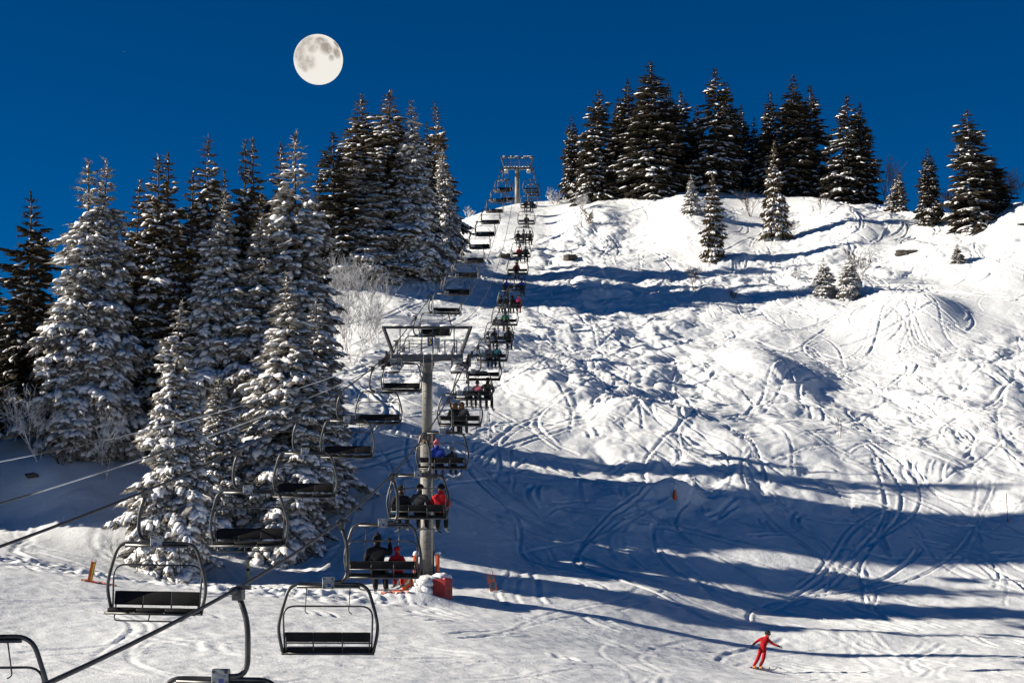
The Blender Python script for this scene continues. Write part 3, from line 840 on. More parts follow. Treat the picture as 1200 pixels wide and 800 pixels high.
shrub('frosted_bush', 14, 98, 2.2, .9, 4, 4, 'frost_twig', 'low frosted bush at the left edge of the shaded bank', GF, 7, .02)
shrub('frosted_bush', 135, 84, 1.7, .6, 3, 3, 'frost_twig', 'sparse frosted twigs beside the lowest big spruce', GF, 8, .016)
shrub('bare_bush', 72, hit(72, 545), 1.6, .9, 6, 3, 'bare_twig', 'dark low bush on the shaded bank under the round frosted birch', GB, 9, .018)
shrub('bare_bush', 195, 116, 7.0, .5, 4, 4, 'bare_twig', 'dark bare saplings in the shade between the big snowy spruces', GB, 10, .035)
shrub('frosted_bush', 651, 211, 2.4, .8, 6, 4, 'frost_twig', 'frosted bush on the crest right of the far lift tower', GF, 11, .035, sc=1.8)
shrub('frosted_bush', 684, 199, 2.6, .9, 6, 4, 'frost_twig', 'frosted bush over the shaded hollow below the crest', GF, 12, .035, sc=1.8)
shrub('frosted_bush', 549, 205, 1.8, .8, 4, 4, 'frost_twig', 'frosted bush on the crest left of the far lift tower', GF, 13, .03, sc=1.8)
shrub('bare_bush', 1034, 197, 7.5, .42, 5, 4, 'bare_twig', 'tall bare bush on the skyline right of the black-looking pair', GB, 14, .05, sc=1.5)
shrub('bare_bush', 1180, 176, 4.2, .7, 7, 4, 'bare_twig', 'wide bare bush on the skyline near the right edge', GB, 15, .04, sc=1.4)
shrub('bare_bush', 1120, 180, 3.8, .6, 4, 4, 'bare_twig', 'bare bush between the medium and the biggest skyline spruces', GB, 16, .04, sc=1.4)
shrub('bare_bush', 1009, hit(1009, 328), 3.4, .6, 4, 4, 'bare_twig', 'bare brown bush behind the two little snowy spruces', GB, 17, .03, sc=1.2)
shrub('bare_bush', 962, 186, 3.0, .55, 3, 4, 'bare_twig', 'thin bare bush in the hollow under the black-looking pair', GB, 18, .025, sc=1.2)
shrub('bare_bush', 880, 190, 3.4, .6, 5, 4, 'bare_twig', 'bare bush beside the crooked snowy spruce', GB, 19, .03, sc=1.2)
shrub('bare_bush', 918, 181, 2.6, .8, 7, 4, 'bare_twig', 'tangled bare bush at the foot of the crooked snowy spruce', GB, 20, .03, sc=1.3)
shrub('bare_bush', 813, hit(813, 340), 2.6, .6, 4, 4, 'bare_twig', 'pale thin bush alone in the middle of the upper slope', GB, 21, .022)
shrub('bare_bush', 858, hit(858, 349), 1.1, 1.1, 6, 3, 'bare_twig', 'small flattened brown bush on the slope right of the pale thin one', GB, 22, .022)
shrub('frosted_bush', 933, hit(933, 327), 1.2, 1.1, 6, 3, 'frost_twig', 'low snowy bush left of the two little snowy spruces', GF, 23, .05)
shrub('bare_bush', 985, hit(985, 512), 2.0, .5, 2, 3, 'bare_twig', 'single bare sapling in the middle of the tracked slope', GB, 24, .015)
shrub('bare_bush', 690, 190, 2.2, 1.0, 7, 4, 'bare_twig', 'brown bush hanging under the frosted one in the shaded hollow', GB, 25, .025, sc=1.3)

# dark rocks breaking through the snow
def rock(px, d, s, seed, label, dz=0.0):
    mb = MB(); mb.blob((0, 0, 0), s, seed, .22, 0, 14, 9)
    o = mb.build('rock', M['rock'], smooth=False)
    g = on_ground(px, d); o.location = (g.x, g.y - .1, g.z + dz)
    tag(o, label, 'rock', 'rocks showing through the snow')
rock(668, hit(668, 304), (.75, .6, .42), 1, 'dark rock in the shaded face below the crest', .1)
rock(588, hit(588, 302), (.35, .3, .35), 2, 'small dark rock under the line of occupied chairs', .1)
rock(594, hit(594, 302), (.45, .3, .28), 3, 'low dark rock right beside the small one under the occupied chairs', .1)
rock(1064, hit(1064, 296), (1.3, .6, .34), 4, 'wide dark rock under a snow lip below the medium skyline spruce', -.05)
rock(38, hit(38, 560), (.32, .25, .16), 5, 'dark stone peeping from the shaded bank beside the piste', .05)
rock(896, hit(896, 281), (.4, .3, .25), 6, 'dark stone beneath the crooked snowy spruce', .05)

# ------------------------------------------------------------------ the chairlift
def rope_pts(xf, zf, a, b, n):
    return [(xf(d), d, zf(d)) for d in np.linspace(a, b, n)]
for nm, xf, zf, lab in (('haul_rope', xr, zr, 'dark steel haul rope carrying the occupied chairs uphill'), ('haul_rope', xl, zl, 'dark steel haul rope carrying the empty chairs downhill')):
    mb = MB(); mb.tube(rope_pts(xf, zf, 9, 262, 160), 0.026, 6)
    tag(mb.build(nm, M['rope'], smooth=True), lab, 'cable', 'haul ropes of the chairlift')
def cable(pts, r, m, lab, sag):
    a = Vector(pts[0]); b = Vector(pts[1]); L = []
    for i in range(61):
        t = i / 60; p = a.lerp(b, t); p.z -= 4 * sag * t * (1 - t); L.append(p)
    mb = MB(); mb.tube(L, r, 5)
    tag(mb.build('signal_cable', M[m], smooth=True), lab, 'cable', 'signal cables of the chairlift')
T1X = (xr(TOW1) + xl(TOW1)) / 2; T2X = (xr(TOW2) + xl(TOW2)) / 2
cable((P(-110, 622, 34), (xl(TOW1) + .25, TOW1 - 1.3, Z1 - .35)), .026, 'cable_frost', 'thin cable patched with white frost just under the rope of the empty chairs', .35)
cable((P(-120, 562, 44), (xl(TOW1) + .5, TOW1 - 1.2, Z1 + .05)), .020, 'cable_frost', 'upper thin frosted cable crossing before the lowest big spruces', .5)
cable(((T1X - .45, TOW1, 7.88), (T2X - .75, TOW2, Z2 + 1.4)), .022, 'steel_grey', 'thin cable from the top bar of the near tower uphill, on the empty side', 5.2)
cable(((T1X + .55, TOW1, 7.88), (T2X + .2, TOW2, Z2 + 1.4)), .022, 'steel_grey', 'thin cable from the top bar of the near tower uphill, along the middle', 5.6)

# ---- towers
def sheave_train(x, z0, slope, side, count, parent, snow):
    """a rocker beam with a row of grooved wheels under the rope, each wheel a part of its own"""
    def at(s, dz=0.0, dx=0.0): return (x + dx, s, z0 + slope * s + dz)
    f = MB()
    L = count * .52
    f.box(at(0, -.36), (.10, L, .16), Matrix.Rotation(math.atan(slope), 3, 'X'))
    for k in range(count // 2):
        s = -L / 2 + (k + .5) * 2 * L / count
        f.box(at(s, -.26), (.16, .62, .10), Matrix.Rotation(math.atan(slope), 3, 'X'))
    f.box(at(0, -.36, -side * .22), (.36, .22, .22))
    fr = f.build('sheave_train', M['steel_dark'], parent)
    for k in range(count):
        s = -L / 2 + (k + .5) * L / count
        w = MB()
        c = Vector(at(s, -.19))
        for a, b, r in ((-.075, -.045, .185), (-.045, .045, .155), (.045, .075, .185)):
            w.cyl(c + Vector((a, 0, 0)), c + Vector((b, 0, 0)), r, 14)
        w.build('sheave', M['rubber'], fr, False)
    # catcher plates at the ends and a hanging work basket
    for s in (-L / 2 - .12, L / 2 + .12):
        g = MB(); g.box(at(s, -.1, side * .12), (.10, .22, .34)); g.build('rope_catcher', M['steel_dark'], fr)
    # catwalk beside the wheels
    c = MB()
    xo = -side * .52
    rot = Matrix.Rotation(math.atan(slope), 3, 'X')
    c.box(at(0, -.55, xo), (.46, L + .7, .05), rot)
    for s in np.linspace(-L / 2 - .2, L / 2 + .2, 4):
        c.box(at(s, -.05, xo - side * .2), (.04, .04, 1.0))
    for dz in (.42, .0):
        c.box(at(0, dz, xo - side * .2), (.04, L + .5, .04), rot)
    c.build('catwalk', M['steel_grey'], parent)
    if snow:
        sn = MB()
        for q, s in enumerate(np.linspace(-L / 2 - .1, L / 2 + .1, 4)):
            sn.blob(at(s, -.45, xo), (.22, L / 7, .13), q + 5, .2, 0, 10, 6, .5)
        sn.build('snow_cap', M['snow_tree'], parent, True)

def lift_tower(cx, d, zrope, slope, label, snow, count, lower, sign):
    g = gz(cx, d)
    t = empty('lift_tower', (cx, d, g - .1))
    tag(t, label, 'lift tower', 'pylons of the chairlift')
    hz = zrope - .06 - (g - .1)          # height of the cross beam centre above the foot
    half = (xr(d) - xl(d)) / 2
    m = MB()
    if lower:
        zf = hz * .665 if hz > 8 else hz * .5
        m.tube([(0, 0, -.8), (0, 0, zf)], [.345, .325], 28)
        m.tube([(0, 0, zf), (0, 0, hz - .16)], [.25, .225], 28)
    else:
        m.tube([(0, 0, -.8), (0, 0, hz - .16)], [.34, .30], 28)
    pole = m.build('pole', M['pole'], t, True)
    fl = MB()
    if lower:
        fl.cyl((0, 0, zf - .14), (0, 0, zf - .005), .40, 28); fl.cyl((0, 0, zf + .005), (0, 0, zf + .14), .40, 28)
        for k in range(12):
            a = k * math.pi / 6
            fl.cyl((.365 * math.cos(a), .365 * math.sin(a), zf - .2), (.365 * math.cos(a), .365 * math.sin(a), zf + .2), .025, 6)
        fl.build('flange', M['rust'], t)
    la = MB()
    lx, ly = (.06, -.46)
    for sx in (-.2, .2):
        la.cyl((lx + sx, ly, 1.2), (lx + sx, ly, hz + .1), .018, 6)
    for z in np.arange(1.4, hz, .32):
        la.cyl((lx - .2, ly, z), (lx + .2, ly, z), .013, 5)
    for z in np.arange(1.6, hz, 2.0):
        la.box((lx, ly + .1, z), (.05, .22, .04))
    la.build('ladder', M['pole'] if lower else M['steel_grey'], t)
    b = MB()
    b.rbox((0, 0, hz), (2 * half - .5, .34, .30), .04)
    b.box((0, 0, hz - .2), (.62, .50, .10))
    b.tube([(-.0, 0, hz - .75), (0, 0, hz - .25)], [.24, .36], 20)
    b.build('cross_beam', M['steel_grey'], t)
    gy_ = MB()
    zt = hz + 1.42
    for s in (-1, 1):
        gy_.tube([(s * (half - .38), 0, hz + .1), (s * (half + .10), 0, zt)], .085, 8)
    gy_.tube([(-half - .18, 0, zt), (half + .18, 0, zt)], .065, 8)
    if not lower:
        gy_.tube([(-half - .18, .9, zt), (half + .18, .9, zt)], .06, 8)
        for s in (-1, 1):
            gy_.tube([(s * (half - .38), .9, hz + .1), (s * (half + .10), .9, zt)], .075, 8)
            gy_.tube([(s * half, 0, zt - .02), (s * half, .9, zt - .02)], .05, 6)
        gy_.tube([(.55, .2, zt), (.55, .2, zt + 1.0)], .02, 5)
    for x in (-.62, -.12, .13, .62):
        gy_.tube([(x * half / .95, 0, hz + .1), (x * half / .95, 0, zt)], .03, 6)
    gy_.build('lifting_frame', M['steel_dark'], t)
    r = MB()
    for y in (-.30, .34):
        for x in np.linspace(-half + .55, half - .55, 6):
            r.cyl((x, y, hz + .15), (x, y, hz + .82), .016, 5)
        for z in (.50, .82):
            r.cyl((-half + .55, y, hz + z), (half - .55, y, hz + z), .014, 5)
    r.build('handrail', M['steel_grey'], t)
    for s in (-1, 1):
        sheave_train(s * half, hz + .06, slope, s, count, t, snow)
    for s in (-1, 1):
        w = MB(); x = s * (half - .52)
        w.tube([(x - .26, -.55, hz - .22), (x + .26, -.55, hz - .22)], .15, 12)
        w.box((x, -.35, hz - .2), (.1, .4, .08))
        w.build('rope_drum', M['plate'], t)
    if snow:
        sn = MB()
        n = 9
        for k in range(n):
            x = -half + .5 + (2 * half - 1.0) * k / (n - 1)
            sn.blob((x, -.02, hz + .15), ((2 * half - 1) / n * .72, .17, .085 + .03 * math.sin(k * 2.3)), k, .16, 0, 10, 6, .7)
        sn.build('snow_cap', M['snow_tree'], t, True)
        s2 = MB()
        for k in range(14 if not lower else 5):
            rr = random.Random(k + int(d)); x = rr.uniform(-half, half)
            s2.blob((x, 0 if k % 2 or lower else .9, zt + .07), (rr.uniform(.15, .32), .08, .07), k, .15, 0, 8, 6, .7)
        s2.build('snow_cap', M['snow_tree'], t, True)
    if sign:
        sg = MB(); sg.box((.16, -.33, hz + .72), (.26, .03, .38)); sp = sg.build('number_sign', M['sign_blue'], t)
        cu = bpy.data.curves.new('numeral', 'FONT'); cu.body = '5'; cu.size = .36; cu.align_x = 'CENTER'; cu.align_y = 'CENTER'; cu.extrude = .004
        tmp = bpy.data.objects.new('tmp', cu); COL.objects.link(tmp)
        dg = bpy.context.evaluated_depsgraph_get(); me = bpy.data.meshes.new_from_object(tmp.evaluated_get(dg)); bpy.data.objects.remove(tmp)
        me.materials.clear(); me.materials.append(M['sign_yellow'])
        nu = bpy.data.objects.new('numeral', me); link(nu, sp); nu.location = (.16, -.352, hz + .72); nu.rotation_euler = (math.radians(90), 0, 0)
        pn = MB(); pn.rbox((.47, -.30, hz + .72), (.28, .16, .36), .02); pn.build('control_box', M['plate'], t)
    return t
tower1 = lift_tower(T1X, TOW1, Z1, 0.17, 'near grey pylon with a rusty flange and blue number plate, wrapped in orange pads', True, 8, True, True)
tower2 = lift_tower(T2X, TOW2, Z2, 0.12, 'far pylon on the crest of the hill, small against the sky', True, 6, False, False)

# ---- protective pads and snow round the near tower's foot
PAD = (.58, .16, 1.0)
def slab(name, c, rot, m, lab, cat, group, snow=None):
    s = PAD if abs(rot[2]) < 1.2 else (.62, .14, 1.2)
    mb = MB(); mb.rbox((0, 0, s[2] / 2), s, min(s[1], s[2]) * .35)
    o = mb.build(name, M[m]); o.location = c; o.rotation_euler = rot
    if snow:
        sb = MB(); sb.blob((0, 0, s[2] + .02), (s[0] * .55, max(s[1] * .8, .14), snow), 3, .14, 0, 12, 7, .5); sb.build('snow_cap', M['snow_tree'], o, True)
    tag(o, lab, cat, group); return o
g1 = gz(T1X, TOW1)
GP = 'crash pads round the near pylon'
R_ = math.radians
slab('crash_pad', (T1X - .52, 79.85, g1 + .75), (0, R_(-3), R_(82)), 'orange', 'upright orange pad on the side of the near pylon facing the woods', 'crash pad', GP, None)
slab('crash_pad', (T1X + .50, 79.9, g1 + .8), (0, R_(3), R_(98)), 'orange', 'upright orange pad on the side of the near pylon facing the open slope', 'crash pad', GP, None)
slab('crash_pad', (T1X - .70, 78.75, g1 + .08), (R_(-4), R_(-14), R_(20)), 'orange', 'bright orange pad leaning out of the snow left of the near pylon foot', 'crash pad', GP, None)
slab('crash_pad', (T1X - .10, 78.75, g1 + .0), (R_(-14), 0, R_(-6)), 'snow_tree', 'pad plastered white with snow in front of the near pylon foot', 'crash pad', GP, None)
slab('crash_pad', (T1X + .60, 78.62, g1 - .08), (R_(-6), R_(3), R_(-8)), 'red_pad', 'dark red pad at the right of the near pylon foot', 'crash pad', GP, None)
slab('crash_pad', (T1X + 1.0, 79.0, g1 - .05), (R_(-4), R_(4), R_(55)), 'red_pad', 'dark red pad turned sideways at the right edge of the near pylon foot', 'crash pad', GP, None)
hb = MB()
for k, (x, y, z, sx, sy, sz) in enumerate(((-.55, -.55, .75, .50, .45, .36), (.10, -.70, .78, .62, .42, .30), (.62, -.40, .82, .52, .50, .36), (0, .35, .75, .8, .5, .4), (-.1, -.85, .45, .55, .3, .45), (-.35, -1.32, .30, .50, .30, .32), (.05, -1.38, .32, .30, .26, .36), (-.05, -1.30, .72, .40, .26, .30), (-.9, -1.0, .12, .5, .4, .2), (-.52, -.02, 2.02, .16, .26, .15), (.50, .02, 2.06, .16, .26, .13))):
    hb.blob((x, y, z), (sx, sy, sz), k + 30, .12, 0, 14, 9, .3)
hp = hb.build('snow_heap', M['snow_tree'], smooth=True); hp.location = (T1X, TOW1, g1)
tag(hp, 'snow piled on the pads round the near pylon foot', None, None, 'stuff')

# ---- chairs (local axes: rope at the origin, +y is the way the riders face)
CX = -0.22
def make_chair(footrest, hang=1.24, deep=.21, drop=.36):
    dz = 1.24 - hang
    t = empty('chairlift_chair')
    g = MB(); g.tube([(0, -.34, 0), (0, -.2, .01), (0, .2, .01), (0, .34, 0)], [.035, .06, .06, .035], 10); g.box((.03, 0, -.05), (.14, .22, .16)); g.box((.10, .02, .05), (.2, .10, .06))
    g.build('grip', M['steel_dark'], t)
    h = MB(); h.tube(arc_pts([(.03, 0, -.06), (.17, 0, -.44), (.17, 0, -1.22 + dz), (CX, 0, -1.24 + dz)], .26, 6), .042, 10)
    h.build('hanger', M['chair_tube'], t, True)
    p = MB(); p.rbox((CX, 0, -1.245), (.25, .15, .24), .02); q = p
    for sx in (-.09, .09):
        for sz in (-.085, .085):
            q.cyl((CX + sx, -.095, -1.245 + sz), (CX + sx, .095, -1.245 + sz), .022, 6, 1)
    pl = p.build('bracket_plate', [M['plate'], M['steel_dark']], t)
    q = MB(); q.box((CX + .02, -.079 if hang > 1.2 else .079, -1.29), (.07, .008, .07)); q.build('blue_mark', M['sign_blue'], pl)
    f = MB()
    L = [(x + CX, y, z) for x, y, z in ((-.93, -.06, -2.70), (-1.035, -.04, -2.25), (-1.0, -.02, -1.95), (-.80, 0, -1.27), (.80, 0, -1.27), (1.0, -.02, -1.95), (1.035, -.04, -2.25), (.93, -.06, -2.70))]
    f.tube(arc_pts(L, .24, 6), .036, 10)
    f.box((CX, 0, -1.325), (1.3, .07, .06))
    f.tube([(CX - .96, -.06, -2.70), (CX + .96, -.06, -2.70)], .036, 8)
    f.tube([(CX - .93, .40, -2.70), (CX + .93, .40, -2.70)], .028, 8)
    for sx in (-.93, -.31, .31, .93):
        f.tube([(CX + sx, -.06, -2.70), (CX + sx, .42, -2.69)], .026, 6)
    for sx in (-.86, -.3, .3, .86):
        f.tube([(CX + sx, -.07, -2.70), (CX + sx, -.13, -2.26)], .016, 6)
    f.tube([(CX - .9, -.14, -2.48), (CX + .9, -.14, -2.48)], .018, 6)
    f.build('frame', M['chair_tube'], t, True)
    s = MB()
    for k in (-1, 0, 1):
        s.rbox((CX + k * .59, .17, -2.635), (.588, .48, .085), .04, end=.95)
    s.build('seat', M['cushion'], t, True)
    b = MB()
    for k in (-1, 0, 1):
        b.rbox((CX + k * .59, -.10, -2.255 - deep / 2), (.588, .055, deep), .026, Matrix.Rotation(R_(10), 3, 'X'), end=.96)
    b.build('backrest', M['cushion'], t, True)
    r = MB()
    r.tube(arc_pts([(CX - .90, -.02, -2.66), (CX - .93, -.12, -1.72), (CX + .93, -.12, -1.72), (CX + .90, -.02, -2.66)], .26, 6), .019, 8)
    r.build('restraint_bar', M['chair_tube'], t, True)
    for sx in (-.45, .45):
        k = MB(); k.tube(arc_pts([(CX + sx, 0, -1.30), (CX + sx - .02, -.14, -1.84), (CX + sx + .05, -.14, -1.88)], .04, 3), .011, 6); k.build('hook_rod', M['chair_tube'], t, True)
    for ch in list(t.children):
        if dz and not ch.name.startswith(('grip', 'hanger')): ch.location.z = dz
    if footrest:
        k = MB(); k.tube(arc_pts([(CX - .72, .40, -2.70), (CX - .72, .52, -2.70 - drop), (CX + .72, .52, -2.70 - drop), (CX + .72, .40, -2.70)], .12, 4), .016, 8)
        k.tube([(CX, .40, -2.70), (CX, .52, -2.70 - drop)], .014, 6)
        k.build('footrest', M['chair_tube'], t, True).location.z = dz
    return t
YAW = -math.atan(0.0345)
chair_a = make_chair(False); chair_b = make_chair(True); chair_c = make_chair(True, 1.02, .29, .14)
used = set()
def put_chair(src, xf, zf, d, flip, label, group):
    o = src if src.name not in used else copy_tree(src)
    used.add(o.name)
    o.location = (xf(d), d, zf(d) - .03)
    rr = random.Random(int(d * 10)); sw = 1.0 if flip or d < 40 else 0.0       # empty chairs sway a little
    o.rotation_euler = (sw * rr.gauss(0, .02), sw * rr.gauss(0, .012), YAW + (math.pi if flip else 0) + sw * rr.gauss(0, .035))
    tag(o, label, 'chair', group)
    return o
RIGHT = [24.5, 35.4, 45.6, 56.1, 66.7] + [66.7 + 10.5 * k for k in range(1, 18)]
LEFT = [24.2, 35.0, 44.7, 54.4, 64.6, 75.0] + [75.0 + 10.4 * k for k in range(1, 17)]
RL = ['empty chair cut off by the bottom edge, only its hanger and top bar showing',
      'empty chair with open backrest hanging low over the sunlit piste',
      'chair of an adult in black and a child in red, beside the padded pylon foot',
      'chair of three riders hanging in front of the pole of the near pylon',
      'chair of a blue-jacketed adult and a child, right of the rusty flange',
      'chair of two brown-hooded riders just below the near pylon wheels',
      'chair of three riders with a pink jacket in the middle',
      'empty occupied-side chair directly above the pink jacket riders',
      'chair of two riders in charcoal and teal beside the near pylon top',
      'chair of a grey-hatted and a black-clad rider above the near pylon',
      'chair of a lone rider in green',
      'chair of four riders packed shoulder to shoulder',
      'chair of two riders in blue sitting at its two ends',
      'chair of a lone rider in red, below the rock face',
      'chair of a red and a black rider beneath the crest',
      'chair of three black riders reaching the sunlit crest',
      'chair of one dark rider against the crest line',
      'chair of two dark riders against the sky below the far pylon',
      'empty chair right under the wheels of the far pylon on the occupied side',
      'small chair just past the far pylon on the occupied side',
      'small chair second past the far pylon on the occupied side',
      'small chair third past the far pylon on the occupied side']
LL = ['empty chair cut off by the left edge of the photo, low over the piste',
      'empty chair hanging before the foot of the lowest big spruce',
      'empty chair between the two biggest front spruces',
      'empty chair before the middle of the big spruce closest to the pylon',
      'empty chair at the right fringe of the front spruces, fifth up the empty line',
      'empty chair nearest below the wheels of the near pylon on the empty side',
      'empty chair seen under the cross beam of the near pylon',
      'empty chair seen through the top frame of the near pylon',
      'empty chair first clear of the near pylon top on the empty side',
      'empty chair second clear of the near pylon top on the empty side',
      'empty chair third clear of the near pylon top on the empty side',
      'empty chair fourth clear of the near pylon top on the empty side',
      'empty chair fifth above the near pylon, over the shaded slope',
      'empty chair sixth above the near pylon, over the shaded slope',
      'empty chair seventh above the near pylon, close under the crest',
      'empty chair eighth above the near pylon, at the crest line',
      'empty chair ninth above the near pylon, against the sky',
      'empty chair tenth above the near pylon, against the sky',
      'empty chair just below the wheels of the far pylon on the empty side',
      'small empty chair just past the far pylon on the empty side',
      'small empty chair second past the far pylon on the empty side',
      'small empty chair third past the far pylon on the empty side']
GRC = 'chairs going up on the occupied side'; GLC = 'chairs coming down on the empty side'
RC = [put_chair(chair_a if i < 2 or i in (7,) else chair_b, xr, zr, d, False, RL[i], GRC) for i, d in enumerate(RIGHT)]
for i, d in enumerate(LEFT):
    put_chair(chair_c, xl, zl, d, True, LL[i], GLC)

# ------------------------------------------------------------------ people
def skin_mesh(name, V, E, Rr, sub=1, root=0):
    me = bpy.data.meshes.new(name + '_rig'); me.from_pydata(V, E, []); me.update()
    o = bpy.data.objects.new(name + '_rig', me); COL.objects.link(o)
    o.modifiers.new('skin', 'SKIN'); sl = me.skin_vertices[0].data
    for i, r in enumerate(Rr):
        sl[i].radius = (r, r) if not hasattr(r, '__len__') else r
        sl[i].use_root = (i == root)
    sb = o.modifiers.new('sub', 'SUBSURF'); sb.levels = sub; sb.render_levels = sub
    bpy.context.view_layer.update()
    dg = bpy.context.evaluated_depsgraph_get()
    out = bpy.data.meshes.new_from_object(o.evaluated_get(dg)); out.name = name
    bpy.data.objects.remove(o); bpy.data.meshes.remove(me)
    out.materials.clear()
    return out
def seg_dist(p, a, b):
    ab = b - a; t = max(0, min(1, (p - a).dot(ab) / max(ab.length_squared, 1e-9)))
    return (p - (a + ab * t)).length
SLOT = dict(jacket=0, trousers=1, skin=2, boots=3)
def body_mesh(name, J, bones):
    """one continuous figure: J name -> (point, radius); bones (a, b, clothing)"""
    names = list(J); idx = {n: i for i, n in enumerate(names)}
    V = [J[n][0] for n in names]; E = [(idx[a], idx[b]) for a, b, _ in bones]
    me = skin_mesh(name, V, E, [J[n][1] for n in names], 2, idx['pelvis'])
    segs = [(Vector(J[a][0]), Vector(J[b][0]), SLOT[c], (J[a][1] if not hasattr(J[a][1], '__len__') else max(J[a][1]))) for a, b, c in bones]
    for p in me.polygons:
        c = p.center
        k = min(segs, key=lambda s: seg_dist(c, s[0], s[1]) - s[3] * .6)
        p.material_index = k[2]; p.use_smooth = True
    for m in ('cloth_black', 'cloth_charcoal', 'cloth_skin', 'cloth_charcoal'):
        me.materials.append(M[m])
    return me
BONES = [('pelvis', 'waist', 'jacket'), ('waist', 'chest', 'jacket'), ('chest', 'neck', 'jacket'), ('neck', 'chin', 'skin'), ('chin', 'crown', 'skin'), ('chin', 'nose', 'skin')]
for s in 'LR':
    BONES += [('chest', 'shoulder' + s, 'jacket'), ('shoulder' + s, 'elbow' + s, 'jacket'), ('elbow' + s, 'wrist' + s, 'jacket'),
              ('pelvis', 'hip' + s, 'trousers'), ('hip' + s, 'knee' + s, 'trousers'), ('knee' + s, 'ankle' + s, 'trousers'), ('ankle' + s, 'toe' + s, 'boots')]
def seated(twist=0.0, lean=0.0, look=0.0, arms=0):
    J = {'pelvis': ((0, 0, .11), (.165, .135)), 'waist': ((0, -.02, .30), (.160, .13)), 'chest': ((lean * .5, 0, .50), (.180, .145)), 'neck': ((lean * .8, .03, .655), .075), 'chin': ((lean, .05, .72), .08),
         'crown': ((lean + look * .02, .055, .86), .095), 'nose': ((lean + .13 * math.sin(look), .05 + .13 * math.cos(look), .76), .022)}
    for s, k in (('L', -1), ('R', 1)):
        e = (.29 * k + lean * .5, .08, .33); w = (.17 * k, .36, .26)
        if arms == 1 and k == 1: e = (.33, .10, .50); w = (.30, .22, .74)
        if arms == 2 and k == -1: e = (-.36, .0, .38); w = (-.42, .02, .16)
        J['shoulder' + s] = ((.20 * k + lean * .6, -.01, .55), .10); J['elbow' + s] = (e, .075); J['wrist' + s] = (w, .055)
        J['hip' + s] = ((.10 * k, .06, .09), .115); J['knee' + s] = ((.13 * k + twist, .50, .08), .085); J['ankle' + s] = ((.13 * k + twist, .57, -.36), .075); J['toe' + s] = ((.14 * k + twist, .74, -.42), .055)
    return J
def glove_mesh():
    g = MB()
    g.rbox((0, .05, 0), (.085, .10, .045), .02)
    for i, (x, l) in enumerate(((-.033, .075), (-.011, .085), (.011, .080), (.033, .065))):
        g.tube([(x, .09, 0), (x * 1.05, .09 + l * .5, -.012), (x * 1.05, .09 + l * .85, -.045)], [.0125, .012, .010], 6)
    g.tube([(.04, .03, -.005), (.068, .06, -.02), (.066, .09, -.04)], [.014, .013, .011], 6)
    g.tube([(0, -.07, 0), (0, .01, 0)], [.048, .040], 8)
    return g.mesh('glove', M['cloth_black'], True)
def ski_mesh():
    g = MB()
    P_ = [(-.80, .01), (-.4, 0), (0, 0), (.45, 0), (.78, .02), (.88, .07), (.93, .13)]
    w = [.045, .040, .036, .040, .050, .040, .012]
    v = []; 
    for (y, z), ww in zip(P_, w):
        v += [(-ww, y, z - .012), (ww, y, z - .012), (ww, y, z + .012), (-ww, y, z + .012)]
    q = []
    for i in range(len(P_) - 1):
        for k in range(4):
            q.append((i * 4 + k, i * 4 + (k + 1) % 4, i * 4 + 4 + (k + 1) % 4, i * 4 + 4 + k))
    q += [(3, 2, 1, 0), (len(v) - 4, len(v) - 3, len(v) - 2, len(v) - 1)]
    g.add(v, q)
    g.box((0, .13, .035), (.07, .09, .05)); g.box((0, -.19, .04), (.07, .09, .06))
    return g.mesh('ski', M['cloth_grey'], False)
def helmet_mesh():
    g = MB()
    nu, nv = 16, 8
    v = []; q = []
    for j in range(nv + 1):
        th = math.pi * .60 * j / nv
        for i in range(nu):
            a = 2 * math.pi * i / nu
            front = max(0, math.sin(a))
            v.append((.125 * math.sin(th) * math.cos(a), .145 * math.sin(th) * math.sin(a), .13 * math.cos(th) + (.05 * front if j > 5 else 0)))
    for j in range(nv):
        for i in range(nu):
            q.append((j * nu + i, (j + 1) * nu + i, (j + 1) * nu + (i + 1) % nu, j * nu + (i + 1) % nu))
    n0 = len(v)
    v += [(x * .93, y * .93, z * .93 - .004) for x, y, z in v[:n0]]
    q += [(n0 + a, n0 + d_, n0 + c, n0 + b) for a, b, c, d_ in q[:nu * nv]]
    q += [(nv * nu + i, n0 + nv * nu + i, n0 + nv * nu + (i + 1) % nu, nv * nu + (i + 1) % nu) for i in range(nu)]
    g.add(v, q)
    return g.mesh('helmet', M['cloth_black'], True)
def hat_mesh():
    g = MB(); g.blob((0, 0, .0), (.118, .13, .125), 3, .03, 0, 12, 8); g.tube([(.115 * math.cos(a), .127 * math.sin(a), -.03) for a in np.linspace(0, 2 * math.pi, 13)[:-1]], .022, 6, closed=True); g.blob((0, 0, .135), (.04, .04, .04), 1, .1, 0, 8, 6)
    return g.mesh('hat', M['cloth_black'], True)
def hood_mesh():
    g = MB(); g.blob((0, -.02, -.02), (.128, .135, .15), 5, .05, 0, 12, 9); g.blob((0, -.06, -.15), (.15, .11, .07), 6, .08, 0, 12, 7)
    return g.mesh('hood', M['cloth_black'], True)
GLOVE, SKI = glove_mesh(), ski_mesh()
HEADWEAR = {'helmet': helmet_mesh(), 'hat': hat_mesh(), 'hood': hood_mesh()}
POSES = [seated(), seated(.05, .04, .6), seated(-.05, -.04, -.5), seated(.04, .0, .3, 1), seated(0, .02, -.2, 2)]
BODY = [body_mesh('person', J, BONES) for J in POSES]
def colour(o, **kw):
    for k, c in kw.items():
        s = o.material_slots[SLOT[k]]; s.link = 'OBJECT'; s.material = M['cloth_' + c]
